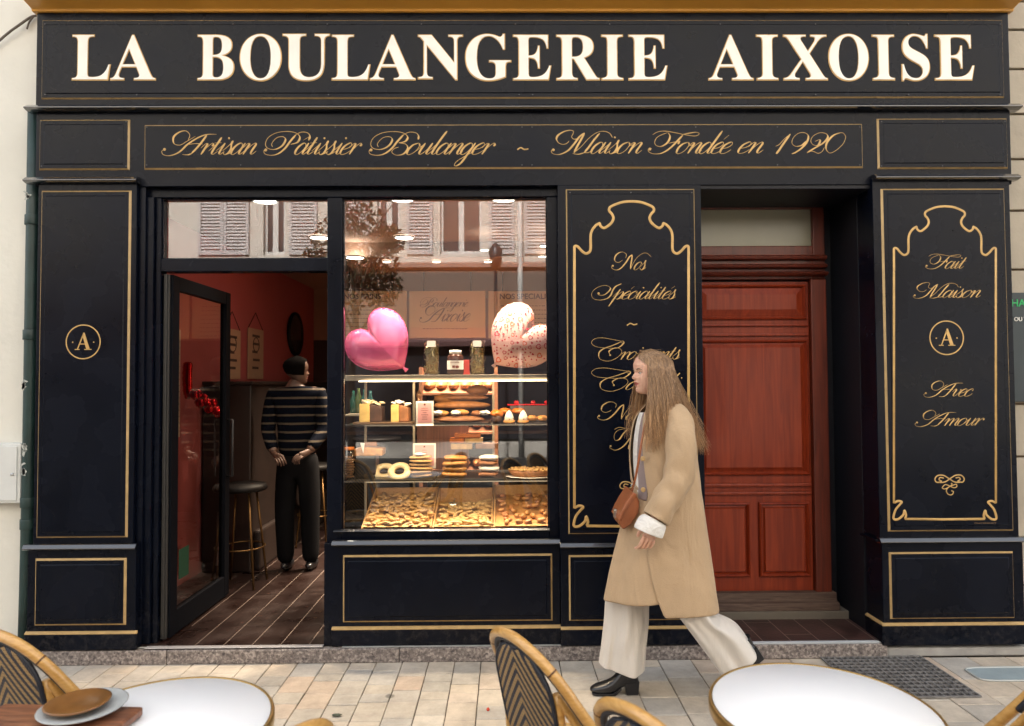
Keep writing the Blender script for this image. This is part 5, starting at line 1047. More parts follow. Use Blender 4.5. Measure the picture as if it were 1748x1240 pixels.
# woven panel material: two-tone chevrons with strand relief
def weave():
    m = mat('rattan_weave', (.5, .4, .2), .5); n, l, b = N(m); tc = n.new('ShaderNodeTexCoord'); sp = n.new('ShaderNodeSeparateXYZ'); l.new(tc.outputs['Object'], sp.inputs[0])
    M = lambda op, a, b_=None, c_=None: (lambda q: ([l.new(v, q.inputs[i]) if hasattr(v, 'links') else setattr(q.inputs[i], 'default_value', v) for i, v in enumerate((a, b_, c_)) if v is not None], q.outputs[0])[1])((lambda q: (setattr(q, 'operation', op), q)[1])(n.new('ShaderNodeMath')))
    X, Z = sp.outputs['X'], sp.outputs['Z']; ax = M('ABSOLUTE', X)
    s = M('FRACT', M('MULTIPLY', M('ADD', M('MULTIPLY', ax, 1.15), Z), 30.)); col = M('GREATER_THAN', s, .5)
    st = M('FRACT', M('MULTIPLY', X, 170.)); tri = M('ABSOLUTE', M('SUBTRACT', st, .5)); gap = M('LESS_THAN', tri, .44)
    stz = M('FRACT', M('MULTIPLY', Z, 95.)); gz = M('LESS_THAN', M('ABSOLUTE', M('SUBTRACT', stz, .5)), .45)
    mx = n.new('ShaderNodeMix'); mx.data_type = 'RGBA'; mx.inputs[6].default_value = (.022, .026, .045, 1); mx.inputs[7].default_value = (.42, .27, .11, 1); l.new(col, mx.inputs[0])
    g2 = M('MAXIMUM', M('MULTIPLY', M('MULTIPLY', gap, gz), 1.), .35); sc = n.new('ShaderNodeVectorMath'); sc.operation = 'SCALE'; l.new(mx.outputs[2], sc.inputs[0]); l.new(g2, sc.inputs['Scale']); l.new(sc.outputs[0], b.inputs['Base Color'])
    h = M('SUBTRACT', 1., M('MULTIPLY', tri, 2.)); bp = n.new('ShaderNodeBump'); bp.inputs['Strength'].default_value = .8; bp.inputs['Distance'].default_value = .003; l.new(M('ADD', h, M('MULTIPLY', col, .6)), bp.inputs['Height']); l.new(bp.outputs[0], b.inputs['Normal'])
    return m
wv = weave(); bind = mat('dark_binding', (.012, .015, .025), .5)
def make_chair():
    t = thing('bistro_chair', 'x', 'chair', (0, 0, 0), 0, 'rattan bistro chairs'); R_ = .0145
    half = [(.205, .12, .455), (.215, .02, .50), (.212, -.08, .60), (.195, -.17, .72), (.160, -.235, .825), (.095, -.27, .885), (0, -.28, .905)]
    full = [(-a, b_, c_) for a, b_, c_ in half]+half[-2::-1]; full = [(-a, b_, c_) for a, b_, c_ in full]
    obj('back_hoop', MB().tube(cspl(full, 8), R_, 12), rattan, t)
    inn = [(.185, .12, .45), (.19, .02, .475), (.185, -.08, .56), (.17, -.155, .66), (.145, -.205, .745), (.13, -.222, .78)]
    fs_ = cspl(full, 8)
    for q_ in (16, 34, 62, 80): obj('cane_node', MB().tube([fs_[q_], fs_[q_]+(fs_[q_+1]-fs_[q_]).normalized()*.005], R_+.0009, 12), mat('cane_node', (.12, .05, .015), .5), t)
    for s_ in (-1, 1): obj('side_rod', MB().tube(cspl([(s_*a, b_, c_) for a, b_, c_ in inn], 6), .0115, 10), rattan, t)
    obj('hoop_binding', MB().tube(cspl([(a*.93, b_+.004, c_-.014) for a, b_, c_ in full[3:-3]], 8), .009, 8), bind, t)
    rows_ = []
    nz, nx = 18, 17
    for i in range(nz+1):
        f = i/nz; z_ = .47+f*.405; y_ = -.175-.09*f; w = .135 if f < .72 else .135*sqrt(max(0, 1-((f-.72)/.285)**2)); w = max(w, .02)
        rows_.append([((2*k/nx-1)*w, y_-.012*(1-(2*k/nx-1)**2), z_) for k in range(nx+1)])
    obj('woven_back', MB().loft(rows_, closed=False), wv, t, solid=.006)
    e_ = [r[0] for r in rows_]+[rows_[-1][k] for k in range(0, nx+1, 4)]+[r[-1] for r in rows_[::-1]]
    obj('panel_binding', MB().tube(e_, .0065, 6), bind, t)
    obj('seat_ring', MB().tube([(.205*cos(k*pi/16), .02+.20*sin(k*pi/16), .452) for k in range(32)], .013, 10, True), rattan, t)
    obj('woven_seat', MB().lathe([(0, .458), (.15, .457), (.2, .452)], (0, .02, 0), 40), wv, t, solid=.008)
    for s_ in (-1, 1):
        obj('front_leg', MB().tube([(s_*.165, .15, .45), (s_*.18, .19, .004)], .0135), rattan, t)
        obj('rear_leg', MB().tube(cspl([(s_*.13, -.222, .78), (s_*.145, -.19, .45), (s_*.165, -.23, .004)], 5), .0135), rattan, t)
    obj('stretcher', MB().tube([(.165*cos(k*pi/16), .0+.175*sin(k*pi/16), .24) for k in range(32)], .008, 8, True), rattan, t)
    return t
ch = make_chair(); RM.pop(ch.name, None)
CH = [((.25, 2.05), -58, 'rattan bistro chair with navy and gold weave before the walking woman'),
      ((.50, 1.615), -56, 'rattan bistro chair of which only the rounded top shows, between the two tables'),
      ((-1.31, 2.20), -25, 'rattan bistro chair behind the wooden board at the far left'),
      ((-.675, 1.51), 60, 'rattan bistro chair whose top edge barely shows beside the left table'),
      ((1.15, 1.80), 58, 'rattan bistro chair at the far right beyond the brass rimmed table')]
for i, (p_, a, lab) in enumerate(CH):
    o = ch if i == 0 else dup(ch); o.location = (p_[0], p_[1], 0); o.rotation_euler = (0, 0, radians(a)); o['label'] = lab
# board, plate and dish on the left table
bq = G(132, 1213, .78)
bt = tag(obj('wooden_board', MB().box(-.24, .135, -.17, .02, .7515, .775), boardw, bev=.006), 'dark oiled wooden board lying on the left cafe table', 'board'); bt.rotation_euler = (0, 0, radians(-4)); bt.location = (bq.x+.015, bq.y+.02, 0)
pq = G(142, 1206, .79); pq.z = .776
pm2 = MB().lathe([(0, 0), (.045, 0), (.05, .003), (.098, .014), (.101, .017), (.097, .018), (.05, .007), (0, .006)], pq, 64)
tag(obj('plate', pm2, mat('grey_glaze', (.40, .42, .42), .25, var=.1, vscale=20)), 'grey glazed plate on the wooden board', 'plate')
tag(obj('dish', MB().lathe([(0, .008), (.04, .008), (.072, .018), (.075, .022), (.071, .0235), (.04, .014), (0, .012)], pq+Vector((-.012, -.003, .006)), 64), mat('amber_glaze', (.20, .085, .02), .3, var=.35, vscale=10, coat=.3)), 'shallow amber brown dish stacked on the grey plate', 'dish')
# iron grate and utility cover in the paving
g0, g1, g2, g3 = G(1404, 1124), G(1575, 1124), G(1668, 1190), G(1478, 1196)
xa_, xb2, ya_, yb2 = (g0.x+g3.x)/2+.0, (g1.x+g2.x)/2, (g3.y+g2.y)/2, (g0.y+g1.y)/2
gt = thing('floor_grate', 'square mesh iron grate set in the paving before the red door', 'grate', ((xa_+xb2)/2, (ya_+yb2)/2, 0)); m_ = MB()
obj('pit', MB().box(xa_+.001, xb2-.001, ya_+.001, yb2-.001, .0022, .004), mat('pit_dark', (.07, .065, .06), .9), gt)
n_ = 16
for k in range(n_+1):
    x = xa_+(xb2-xa_)*k/n_; m_.box(x-.004, x+.004, ya_, yb2, .0045, .012)
nn = 12
for k in range(nn+1):
    y = ya_+(yb2-ya_)*k/nn; m_.box(xa_, xb2, y-.004, y+.004, .0046, .0125)
obj('bars', m_, mat('grate_iron', (.21, .205, .20), .6, metal=.3, var=.3, vscale=20), gt)
q0, q1 = G(1612, 1148), G(1800, 1148); c_ = G(1715, 1152); hw_, hd_ = .24, .085
rr = []; 
for k in range(32):
    a = 2*pi*k/32; s_ = lambda v: math.copysign(abs(v)**.35, v); rr.append((c_.x+.06+hw_*s_(cos(a)), c_.y+hd_*s_(sin(a))))
cv = thing('utility_cover', 'bluish grey oblong utility cover set in the paving at the right edge', 'cover', (c_.x, c_.y, 0))
obj('lid', MB().add([(a, b_, .0035) for a, b_ in rr]+[(a, b_, -.005) for a, b_ in rr], [tuple(range(32))]+[(k, (k+1) % 32, 32+(k+1) % 32, 32+k) for k in range(32)]), mat('cover_blue', (.27, .33, .35), .6, var=.1, bump=.3), cv)
obj('rim', MB().tube([(a, b_, .004) for a, b_ in rr], .006, 6, True), mat('cover_rim', (.45, .47, .45), .5, metal=.3), cv)

q = G(575, 1223); tag(obj('fallen_leaf', MB().blob((q.x, q.y, .006), (.022, .012, .005), 10, 6, .5), mat('leaf_dark', (.05, .06, .04), .7)), 'small dark leaf flattened on the paving between the left table and the chair', 'leaf')
q = G(833, 1213); tag(obj('petal', MB().blob((q.x, q.y, .006), (.008, .014, .005), 8, 6, .5), mat('petal_red', (.5, .05, .02), .6)), 'tiny red petal on the paving just left of the woven chair', 'petal')
# ================================================================= PEOPLE
def skinned(chains, sub=2, root=0):
    """chains: list of (points, radii[, parent vertex index]); grows one continuous surface over the joined skeleton"""
    vs, es, rs = [], [], []
    for c_ in chains:
        pts, rad = c_[0], c_[1]; par = c_[2] if len(c_) > 2 else None
        for i, p in enumerate(pts):
            vs.append(tuple(p)); rs.append(rad[i])
            if i: es.append((len(vs)-2, len(vs)-1))
            elif par is not None: es.append((par, len(vs)-1))
    me = bpy.data.meshes.new('t'); me.from_pydata(vs, es, []); o = bpy.data.objects.new('t', me); C.objects.link(o)
    m = o.modifiers.new('s', 'SKIN'); m.use_smooth_shade = True; m.branch_smoothing = .3
    for i, v in enumerate(me.skin_vertices[0].data): r = rs[i]; v.radius = r if isinstance(r, tuple) else (r, r); v.use_root = (i == root)
    s_ = o.modifiers.new('u', 'SUBSURF'); s_.levels = sub; s_.render_levels = sub
    dg = bpy.context.evaluated_depsgraph_get(); e = bpy.data.meshes.new_from_object(o.evaluated_get(dg))
    out = ([v.co.copy() for v in e.vertices], [tuple(p.vertices) for p in e.polygons]); bpy.data.objects.remove(o); bpy.data.meshes.remove(me); bpy.data.meshes.remove(e)
    return out
def lerpT(t, z):
    for (a, va), (b_, vb) in zip(t[:-1], t[1:]):
        if z <= b_: k = (z-a)/(b_-a); k = k*k*(3-2*k)*.35+k*.65; return va+(vb-va)*k
    return t[-1][1]
HF = [(0, .048), (.008, .062), (.03, .073), (.06, .078), (.09, .080), (.12, .085), (.15, .088), (.18, .077), (.200, .054), (.212, .026), (.217, 0)]
HD = [(0, .004), (.012, .013), (.024, .010), (.033, .0015), (.043, .0085), (.0505, .003), (.058, .010), (.066, .005), (.076, .004), (.095, .001), (.107, -.0035), (.120, .003), (.135, .002), (.160, 0), (.217, 0)]
HW = [(0, .030), (.01, .040), (.03, .052), (.055, .062), (.08, .068), (.11, .0725), (.14, .0755), (.17, .070), (.195, .050), (.21, .026), (.217, 0)]
HB = [(0, -.01), (.02, .010), (.05, .045), (.08, .080), (.11, .098), (.14, .103), (.17, .092), (.195, .062), (.21, .030), (.217, 0)]
HN = [(.066, 0), (.073, .010), (.079, .016), (.085, .018), (.094, .0125), (.104, .007), (.114, .003), (.122, 0)]
def headpt(z, ph, k=1.):
    f, w, b_ = lerpT(HF, z), lerpT(HW, z), lerpT(HB, z); c_, s_ = cos(ph), sin(ph)
    y = w*math.copysign(abs(s_)**.86, s_); x = (f*abs(c_)**.8 if c_ > 0 else -b_*abs(c_)**.9)
    if c_ > 0: x += lerpT(HD, z)*math.exp(-(y/.025)**2)
    if c_ > 0 and .064 < z < .124: x += lerpT(HN, z)*math.exp(-(y/(.011+.004*(z < .086)))**2)
    if c_ > 0: 
        for s2 in (-1, 1): x -= .0095*math.exp(-((y-s2*.031)/.014)**2-((z-.106)/.010)**2); x += .003*math.exp(-((y-s2*.035)/.018)**2-((z-.082)/.016)**2)
    return Vector((-x*k, y*k, z+(k-1)*.1*(z/.217)))
skin = mat('skin', (.70, .41, .29), .45, var=.06, vscale=14, sss=.15, bump=.04, bscale=120); lipm = mat('lips', (.42, .12, .11), .35); browm = mat('eyebrow', (.13, .075, .045), .7)
def head_into(mb_, O, M_, lips=1):
    nr, ns = 66, 56; z_ = [.217*(1-(i/nr)) for i in range(nr+1)]; vs = []
    for z in z_:
        for k in range(ns): vs.append(M_ @ headpt(z, 2*pi*k/ns)+O)
    o = len(mb_.v); mb_.v += [tuple(v) for v in vs]
    for i in range(nr):
        for k in range(ns):
            z = z_[i]; ph = 2*pi*(k+.5)/ns; ph = ph-2*pi if ph > pi else ph; y = lerpT(HW, z)*sin(ph)
            hw = .024*(1-((z-.0525)/.0095)**2) if abs(z-.0525) < .0095 else -1
            mb_.f.append([o+i*ns+k, o+(i+1)*ns+k, o+(i+1)*ns+(k+1) % ns, o+i*ns+(k+1) % ns]); mb_.m.append(lips if abs(ph) < 1 and abs(y) < hw else 0); mb_.sm.append(True)
def hand_into(mb_, W0, d, nrm, th, s=1.):
    """a relaxed curled hand: wrist W0, pointing along d, back of the hand facing nrm, thumb towards th"""
    d, nrm, th = Vector(d).normalized(), Vector(nrm).normalized(), Vector(th); th = (th-d*th.dot(d)-nrm*th.dot(nrm)).normalized()
    L = lambda a, b_, c_: W0+d*a*s+th*b_*s+nrm*c_*s
    v, f = skinned([([L(.035, 0, 0), L(-.03, 0, 0), L(-.06, 0, 0)], [(.019, .028), (.017, .022), (.019, .022)]), ([L(.062, 0, -.002), L(.082, 0, -.004)], [(.014, .036), (.011, .035)], 0)], 2)
    mb_.smooth = True; mb_.add(v, f)
    for i, (off, ln, cu_) in enumerate(((.028, .92, .75), (.010, 1., .9), (-.009, .94, 1.0), (-.027, .76, 1.1))):
        p = [L(.066, off*.85, -.002), L(.088, off, -.002)]; a = 0.
        for j, seg in enumerate((.036, .025, .019)):
            a += (.55, .75, .45)[j]*cu_; q = p[-1]+(d*cos(a)-nrm*sin(a))*seg*ln*s; p.append(q)
        v, f = skinned([(p, [.0075, .0095, .0085, .0075, .0062])], 2); mb_.add(v, f)
    p = [L(.012, .014, -.006), L(.036, .034, -.010), L(.060, .044, -.022), L(.082, .040, -.034)]
    v, f = skinned([(p, [.012, .0125, .0098, .0072])], 2); mb_.add(v, f); mb_.smooth = False
# ------------------------------------------------ the walking woman
YC = 3.44; wo = thing('person', 'woman with long fair hair striding left in a camel coat over cream trousers', 'person', (P(1130, 1000, YC).x, YC, 0))
HO = P(1111, 673, YC); HR = Matrix.Rotation(radians(9), 3, 'Z') @ Matrix.Rotation(radians(1), 3, 'Y')
pel = P(1140, 905, YC); nk = HO+Vector((.025, 0, .03))
bm = MB(); sh_n, sh_f = P(1152, 716, YC-.15), P(1140, 716, YC+.15)
hipn, hipf = P(1142, 925, YC-.08), P(1134, 925, YC+.07); kn, an = P(1180, 1052, YC-.07), P(1262, 1122, YC-.07); kf, af = P(1082, 1030, YC+.07), P(1068, 1150, YC+.07)
eln, wrn = P(1160, 815, 3.22), P(1115, 893, 3.185)
elf, wrf = sh_f+Vector((-.02, .07, -.30)), sh_f+Vector((-.12, .06, -.52))
v, f = skinned([([pel, pel+Vector((-.01, 0, .16)), pel+Vector((-.02, 0, .34)), pel+Vector((-.015, 0, .50)), Vector((nk.x, nk.y, nk.z-.07)), nk], [(.13, .10), (.11, .09), (.12, .10), (.10, .075), .050, .047]),
                ([sh_n, eln, wrn+Vector((.004, 0, .03))], [.042, .036, .026], 3), ([sh_f, elf, wrf], [.042, .036, .026], 3), ([hipn, kn, an], [.05, .04, .03], 0), ([hipf, kf, af], [.05, .04, .03], 0)], 2)
bm.smooth = True; bm.add(v, f); bm.smooth = False; head_into(bm, HO, HR)
bm.mi = 0; hand_into(bm, wrn+Vector((0, -.002, .0)), (-.30, -.02, -1), (.25, -1, .0), (-1, -.1, .1), 1.02); hand_into(bm, wrf, (-.3, 0, -1), (.2, 1, 0), (-1, 0, 0))
for s_ in (-1, 1):   # ears
    c_ = HR @ Vector((.012, s_*.072, .098))+HO; bm.blob(c_, (.016, .007, .028), 12, 8, rot=HR @ Matrix.Rotation(.25*s_, 3, 'Z'))
body = obj('body', bm, [skin, lipm], wo)
eyw = mat('eye_white', (.70, .66, .62), .2); iris = mat('iris', (.10, .07, .045), .15)
for s_ in (-1, 1):
    c_ = HR @ Vector((-.0625, s_*.031, .1065))+HO; m_ = MB().blob(c_, (.0125, .0125, .0115), 16, 12); m_.mi = 1; d_ = HR @ Vector((-1, s_*.05, -.03)).normalized(); m_.blob(c_+d_*.0085, (.0052, .0052, .0052), 12, 8); obj('eye', m_, [eyw, iris], wo)
    m_ = MB().tube(cspl([HR @ headpt(zz_, aa_*s_)+HO+HR @ Vector((-.0015, 0, 0)) for zz_, aa_ in ((.122, .26), (.1262, .42), (.1255, .58), (.120, .74))], 5), [.0016, .0019, .0022, .0025, .0026, .0027, .0027, .0026, .0025, .0023, .0021, .0019, .0016, .0013, .001, .0008], 6); obj('eyebrow', m_, browm, wo)
    m_ = MB().tube(cspl([HR @ Vector((-.0765+.012*abs(t)**2, s_*(.031+.0125*t), .1105-.004*t*t))+HO for t in (-1, -.4, .3, 1)], 5), .0012, 6); obj('upper_lid', m_, browm, wo)
    m_ = MB().loft([[HR @ Vector((-.0665-.0135*cos(e_)*cos(a), s_*.031+.0135*cos(e_)*sin(a), .1065+.0125*sin(e_)))+HO for a in [(-1.3+2.6*k/10) for k in range(11)]] for e_ in (.35, .6, .85, 1.15)], closed=False); obj('eyelid', m_, skin, wo, solid=.001)
# hair: a close cap and several hundred fine locks
hairm = wood('fair_hair', (.19, .105, .05), (.54, .33, .17), .42, (30, 30, 2.2), 0., 4); hairm.node_tree.nodes['Principled BSDF'].inputs['Anisotropic'].default_value = .4
m_ = MB(); rnd = random.Random(11); rws = []
for i in range(19):
    z = .212-.135*i/18; row = []
    for k in range(41):
        ph0 = 0.18 if z > .185 else (.18+.95*min(1, (.185-z)/.045)); ph = ph0+(2*pi-2*ph0)*k/40; row.append(HR @ headpt(z, ph, 1.075)+HO+Vector((0, 0, .003)))
    rws.append(row)
m_.loft(rws, closed=False); top = HR @ headpt(.2165, 0, 1.07)+HO+Vector((0, 0, .006)); m_.add([top]+rws[0], [(0, k+1, k+2) for k in range(40)]+[(0, 41, 1)])
def lock(ph, side, w, zend, drift, out, jit, lift=0.):
    """one lock from the parting, over the skull at angle ph, then hanging down"""
    c0 = HR @ Vector((-.045+.10*(ph/pi), .006*side, .2175))+HO; pts = [c0+Vector((0, 0, .006))]
    for z in (.205, .18, .158, .138):
        k = 1.085+jit*.5+.01*rnd.random(); a = ph*(.45+.55*min(1, (.217-z)/.06)); q = headpt(max(z, .14), side*-a, k); q.z = z if z < .14 else q.z; pts.append(HR @ q+HO+Vector((0, 0, .002)))
    e = pts[-1]; L_ = e.z-zend; n = 8
    for j in range(1, n+1):
        t = j/n; pts.append(Vector((e.x+drift*(t**1.3)+.009*t*sin(t*9+ph*7+jit*160), e.y+out*sin(min(1, t*1.6)*pi/2)+.008*t*cos(t*8+ph*5+jit*120), e.z-L_*t)))
    m_.tube(cspl(pts, 2), [w*(.8 if q < 3 else 1)*(1-.75*max(0, q/(2*(len(pts)-1))-.55)/.45) for q in range(2*(len(pts)-1)+1)], 5, flat=.6)
for k in range(1150):      # near side curtain (towards the street)
    u = rnd.random(); ph = 1.18+1.9*u; jit = rnd.uniform(0, .05)
    zend = 1.335-.075*rnd.random()-.03*u+(.10*rnd.random() if rnd.random() < .3 else 0); drift = -.035+.20*u**1.2+rnd.uniform(-.022, .022); lock(ph, 1, rnd.uniform(.0008, .0017), zend, drift, -.075-.03*rnd.random()*(1-u*.4)+.06*u, jit)
for k in range(420):      # far side
    u = rnd.random(); ph = 1.1+1.95*u; lock(ph, -1, rnd.uniform(.0008, .0017), 1.36-.06*rnd.random()-.05*u, -.055+.16*u+rnd.uniform(-.015, .015), .03*(1-u), rnd.uniform(0, .04))
for k in range(230):      # locks swept off the forehead and down past the temple
    a = rnd.random(); s_ = 1 if k < 160 else -1; c0 = HR @ Vector((-.060+.03*a, .004*s_, .2150))+HO+Vector((0, 0, .006)); kk = 1.05+.04*rnd.random()
    pp = [c0]+[HR @ headpt(z, -s_*ph, kk)+HO for z, ph in ((.198, .35+.5*a), (.176, .75+.35*a), (.150, 1.05+.25*a), (.120, 1.28+.2*a), (.085, 1.42+.22*a))]
    if rnd.random() < .25: pp[2] = HR @ headpt(.172, -s_*.45, 1.06)+HO
    e = pp[-1]; zl = rnd.uniform(1.30, 1.42); 
    for j in range(1, 6): t = j/5; pp.append(Vector((e.x-.012*sin(t*3)+(.03*a-.045)*t, e.y-s_*.03*sin(min(1, t*1.5)*pi/2)+.004*sin(t*7+k), e.z-(e.z-zl)*t)))
    m_.tube(cspl(pp, 2), [.0015]*12+[.0014]*4+[.0011]*3+[.0007]*2, 5, flat=.6)
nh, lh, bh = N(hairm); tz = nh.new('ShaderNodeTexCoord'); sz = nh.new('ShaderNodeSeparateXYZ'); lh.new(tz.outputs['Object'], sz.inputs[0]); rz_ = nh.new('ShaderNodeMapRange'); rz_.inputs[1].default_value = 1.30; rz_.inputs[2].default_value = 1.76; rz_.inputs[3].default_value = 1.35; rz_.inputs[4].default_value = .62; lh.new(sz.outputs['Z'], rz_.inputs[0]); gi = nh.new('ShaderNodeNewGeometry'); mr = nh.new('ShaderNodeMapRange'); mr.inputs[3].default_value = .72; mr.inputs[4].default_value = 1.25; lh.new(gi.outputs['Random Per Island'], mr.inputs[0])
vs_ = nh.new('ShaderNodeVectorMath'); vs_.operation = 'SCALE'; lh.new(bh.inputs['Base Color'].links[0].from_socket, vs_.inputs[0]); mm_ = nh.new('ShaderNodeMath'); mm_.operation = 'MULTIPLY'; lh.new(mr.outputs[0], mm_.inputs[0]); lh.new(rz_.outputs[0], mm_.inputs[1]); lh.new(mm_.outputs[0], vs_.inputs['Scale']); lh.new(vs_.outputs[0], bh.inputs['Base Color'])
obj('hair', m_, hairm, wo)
# coat
wool = mat('camel_wool', (.475, .34, .21), .85, var=.07, vscale=5, bump=.35, bscale=260, spec=.15)

def creases(m, sc, dist, stretch):
    n, l, b = N(m); tc = n.new('ShaderNodeTexCoord'); mp = n.new('ShaderNodeMapping'); mp.inputs['Scale'].default_value = stretch; t = n.new('ShaderNodeTexNoise'); t.inputs['Scale'].default_value = sc; t.inputs['Detail'].default_value = 3; t.inputs['Distortion'].default_value = .8
    bp = n.new('ShaderNodeBump'); bp.inputs['Strength'].default_value = .9; bp.inputs['Distance'].default_value = dist; l.new(tc.outputs['Object'], mp.inputs[0]); l.new(mp.outputs[0], t.inputs[0]); l.new(t.outputs[0], bp.inputs['Height'])
    if b.inputs['Normal'].links: l.new(b.inputs['Normal'].links[0].from_socket, bp.inputs['Normal'])
    l.new(bp.outputs[0], b.inputs['Normal'])
creases(wool, 3.5, .04, (1.6, 1.6, .6))
wn_ = N(wool); wool.node_tree.nodes['Principled BSDF'].inputs['Sheen Weight'].default_value = .12; wool.node_tree.nodes['Principled BSDF'].inputs['Sheen Roughness'].default_value = .4
rowsd = [(683, 1104, 1146, .055, 25, -20), (692, 1098, 1160, .085, 28, -14), (703, 1090, 1172, .125, 30, -10), (716, 1084, 1179, .150, 34, -7), (740, 1079, 1184, .165, 38, -5), (770, 1076, 1187, .168, 42, -4), (800, 1077, 1191, .168, 44, -2), (828, 1079, 1195, .170, 46, 8),
         (850, 1076, 1198, .178, 50, 58), (885, 1068, 1203, .186, 53, 66), (920, 1060, 1209, .195, 57, 72), (950, 1053, 1214, .202, 62, 78), (980, 1046, 1219, .208, 69, 85), (1008, 1041, 1223, .212, 76, 90), (1030, 1037, 1227, .216, 82, 92)]
NA = 84; rings = []
for i, (py_, a, b_, dep, fn, ff) in enumerate(rowsd):
    A, B = P(a, py_, YC), P(b_, py_, YC); cx, ax, zc_ = (A.x+B.x)/2, (B.x-A.x)/2, (A.z+B.z)/2; ring = []; f_ = i/(len(rowsd)-1)
    for k in range(NA+1):
        ph = radians(fn)+(2*pi+radians(ff)-radians(fn))*k/NA; s_ = k/NA
        fold = 1+(.012+.06*f_**1.3)*sin(ph*5+1.3+f_*1.1)*.8+.03*max(0, f_-.25)*sin(ph*3+.6)+.012*f_*sin(ph*11+.5)+.010*mnoise.noise(Vector((cos(ph)*3, sin(ph)*3, f_*6)))
        if s_ > .90: fold *= 1-.06*min(1, (s_-.90)/.06)
        z = zc_+(.075*max(0, (s_-.70)/.30)*f_**3)-.012*f_*sin(ph); y = YC+.01-dep*sin(ph)*fold; x = cx-ax*cos(ph)*(fold if cos(ph) < 0 or f_ > .5 else 1)
        if i < 4: z += (.004+.022*(1-i/4))*(-cos(ph))*.8
        ring.append((x, y, z))
    rings.append(ring)
dense = []
for r1, r2 in zip(rings[:-1], rings[1:]): dense += [r1, [tuple((p+q)/2 for p, q in zip(u, w)) for u, w in zip(r1, r2)]]
dense.append(rings[-1]); obj('coat', MB().loft(dense, closed=False), wool, wo, solid=.007, sub=1)
def sleeve(pts, rad, name='coat_sleeve'):
    sp_ = cspl(pts, 6); n = len(sp_); rr = [rad[0]+(rad[-1]-rad[0])*0]*n
    rows_ = []; prev = Vector((0, -1, 0))
    for i, p in enumerate(sp_):
        t = i/(n-1)*(len(rad)-1); j = min(int(t), len(rad)-2); r_ = rad[j]+(rad[j+1]-rad[j])*(t-j); d = (sp_[min(i+1, n-1)]-sp_[max(i-1, 0)]).normalized(); a = (prev-d*prev.dot(d)).normalized(); prev = a; b_ = d.cross(a)
        rows_.append([p+(a*cos(2*pi*k/28)+b_*sin(2*pi*k/28))*r_*(1+.05*sin(i*1.15+2.2*cos(2*pi*k/28)*1.5)*min(1, i/8)+.10*mnoise.noise(Vector((cos(2*pi*k/28)*1.5, sin(2*pi*k/28)*1.5, i*.35)))) for k in range(28)])
    return obj(name, MB().loft(rows_), wool, wo, solid=.005, sub=1)
sleeve([P(1146, 700, YC-.06), P(1156, 718, YC-.12), P(1163, 762, 3.25), P(1158, 812, 3.225), P(1139, 850, 3.20), P(1119, 886, 3.185)], [.050, .069, .071, .068, .063, .061])
sleeve([P(1130, 700, YC+.06), sh_f+Vector((0, .02, 0)), sh_f+Vector((-.0, .06, -.15)), elf, wrf+Vector((.02, 0, .04))], [.05, .074, .072, .066, .06])
shirtm = mat('white_shirt', (.74, .72, .67), .7, bump=.2, bscale=25)
cf = P(1116, 890, 3.185); axd = (P(1116, 893, 3.185)-P(1128, 868, 3.19)).normalized(); rows_ = []
for j, (t, r_) in enumerate(((-.012, .052), (0, .062), (.012, .067), (.03, .070), (.045, .068))):
    a = (Vector((0, -1, 0))-axd*axd.dot(Vector((0, -1, 0)))).normalized(); b_ = axd.cross(a)
    rows_.append([cf+axd*(t+(.022*abs(sin(pi*k/24+.9)) if j > 2 else 0))+(a*cos(2*pi*k/24)*.86+b_*sin(2*pi*k/24))*r_*(1+.05*sin(3*2*pi*k/24+j)) for k in range(24)])
obj('shirt_cuff', MB().loft(rows_), shirtm, wo, solid=.003, sub=1)
# shirt front and taupe scarf inside the opening
def inner(f0, f1, k_, r0_, r1_):
    rr_ = []
    for (py_, a, b_, dep, fn, ff) in rowsd[r0_:r1_]:
        A, B = P(a, py_, YC), P(b_, py_, YC); cx, ax = (A.x+B.x)/2, (B.x-A.x)/2
        rr_.append([(cx-ax*k_*cos(radians(p)), YC+.01-dep*k_*sin(radians(p)), (A.z+B.z)/2) for p in [f0+(f1-f0)*j/9 for j in range(10)]])
    return rr_
obj('shirt_front', MB().loft(inner(-30, 60, .90, 2, 10), closed=False), shirtm, wo, solid=.003, sub=1)
scm = mat('taupe_knit', (.27, .21, .20), .9, bump=.3, bscale=80)
obj('scarf', MB().loft(inner(24, 46, .945, 2, 9), closed=False), scm, wo, solid=.004, sub=1)
for px_, py_ in ((1096.5, 783), (1097, 836)):
    q = P(px_+2, py_, YC-.13); d = Vector((-.55, -.83, 0)); q += d*.006; m_ = MB().lathe([(0, 0), (.0115, 0), (.0125, .003), (.010, .0055), (.004, .0045), (0, .0045)], (0, 0, 0), 18); Rm = d.to_track_quat('Z', 'Y').to_matrix(); m_.v = [tuple(Rm @ Vector(v)+q) for v in m_.v]; obj('button', m_, mat('horn_button', (.50, .32, .13), .3), wo)
obj('coat_collar', MB().loft([[HO+Vector((.035-(.052+.016*j)*cos(a), -(.056+.02*j)*sin(a)*1., -.005-.028*j+.012*(1+cos(a))*.5*-1+.0)) for a in [radians(48)+(2*pi-radians(96))*k/30 for k in range(31)]] for j in (0, .5, 1, 1.6)], closed=False), wool, wo, solid=.006, sub=1)
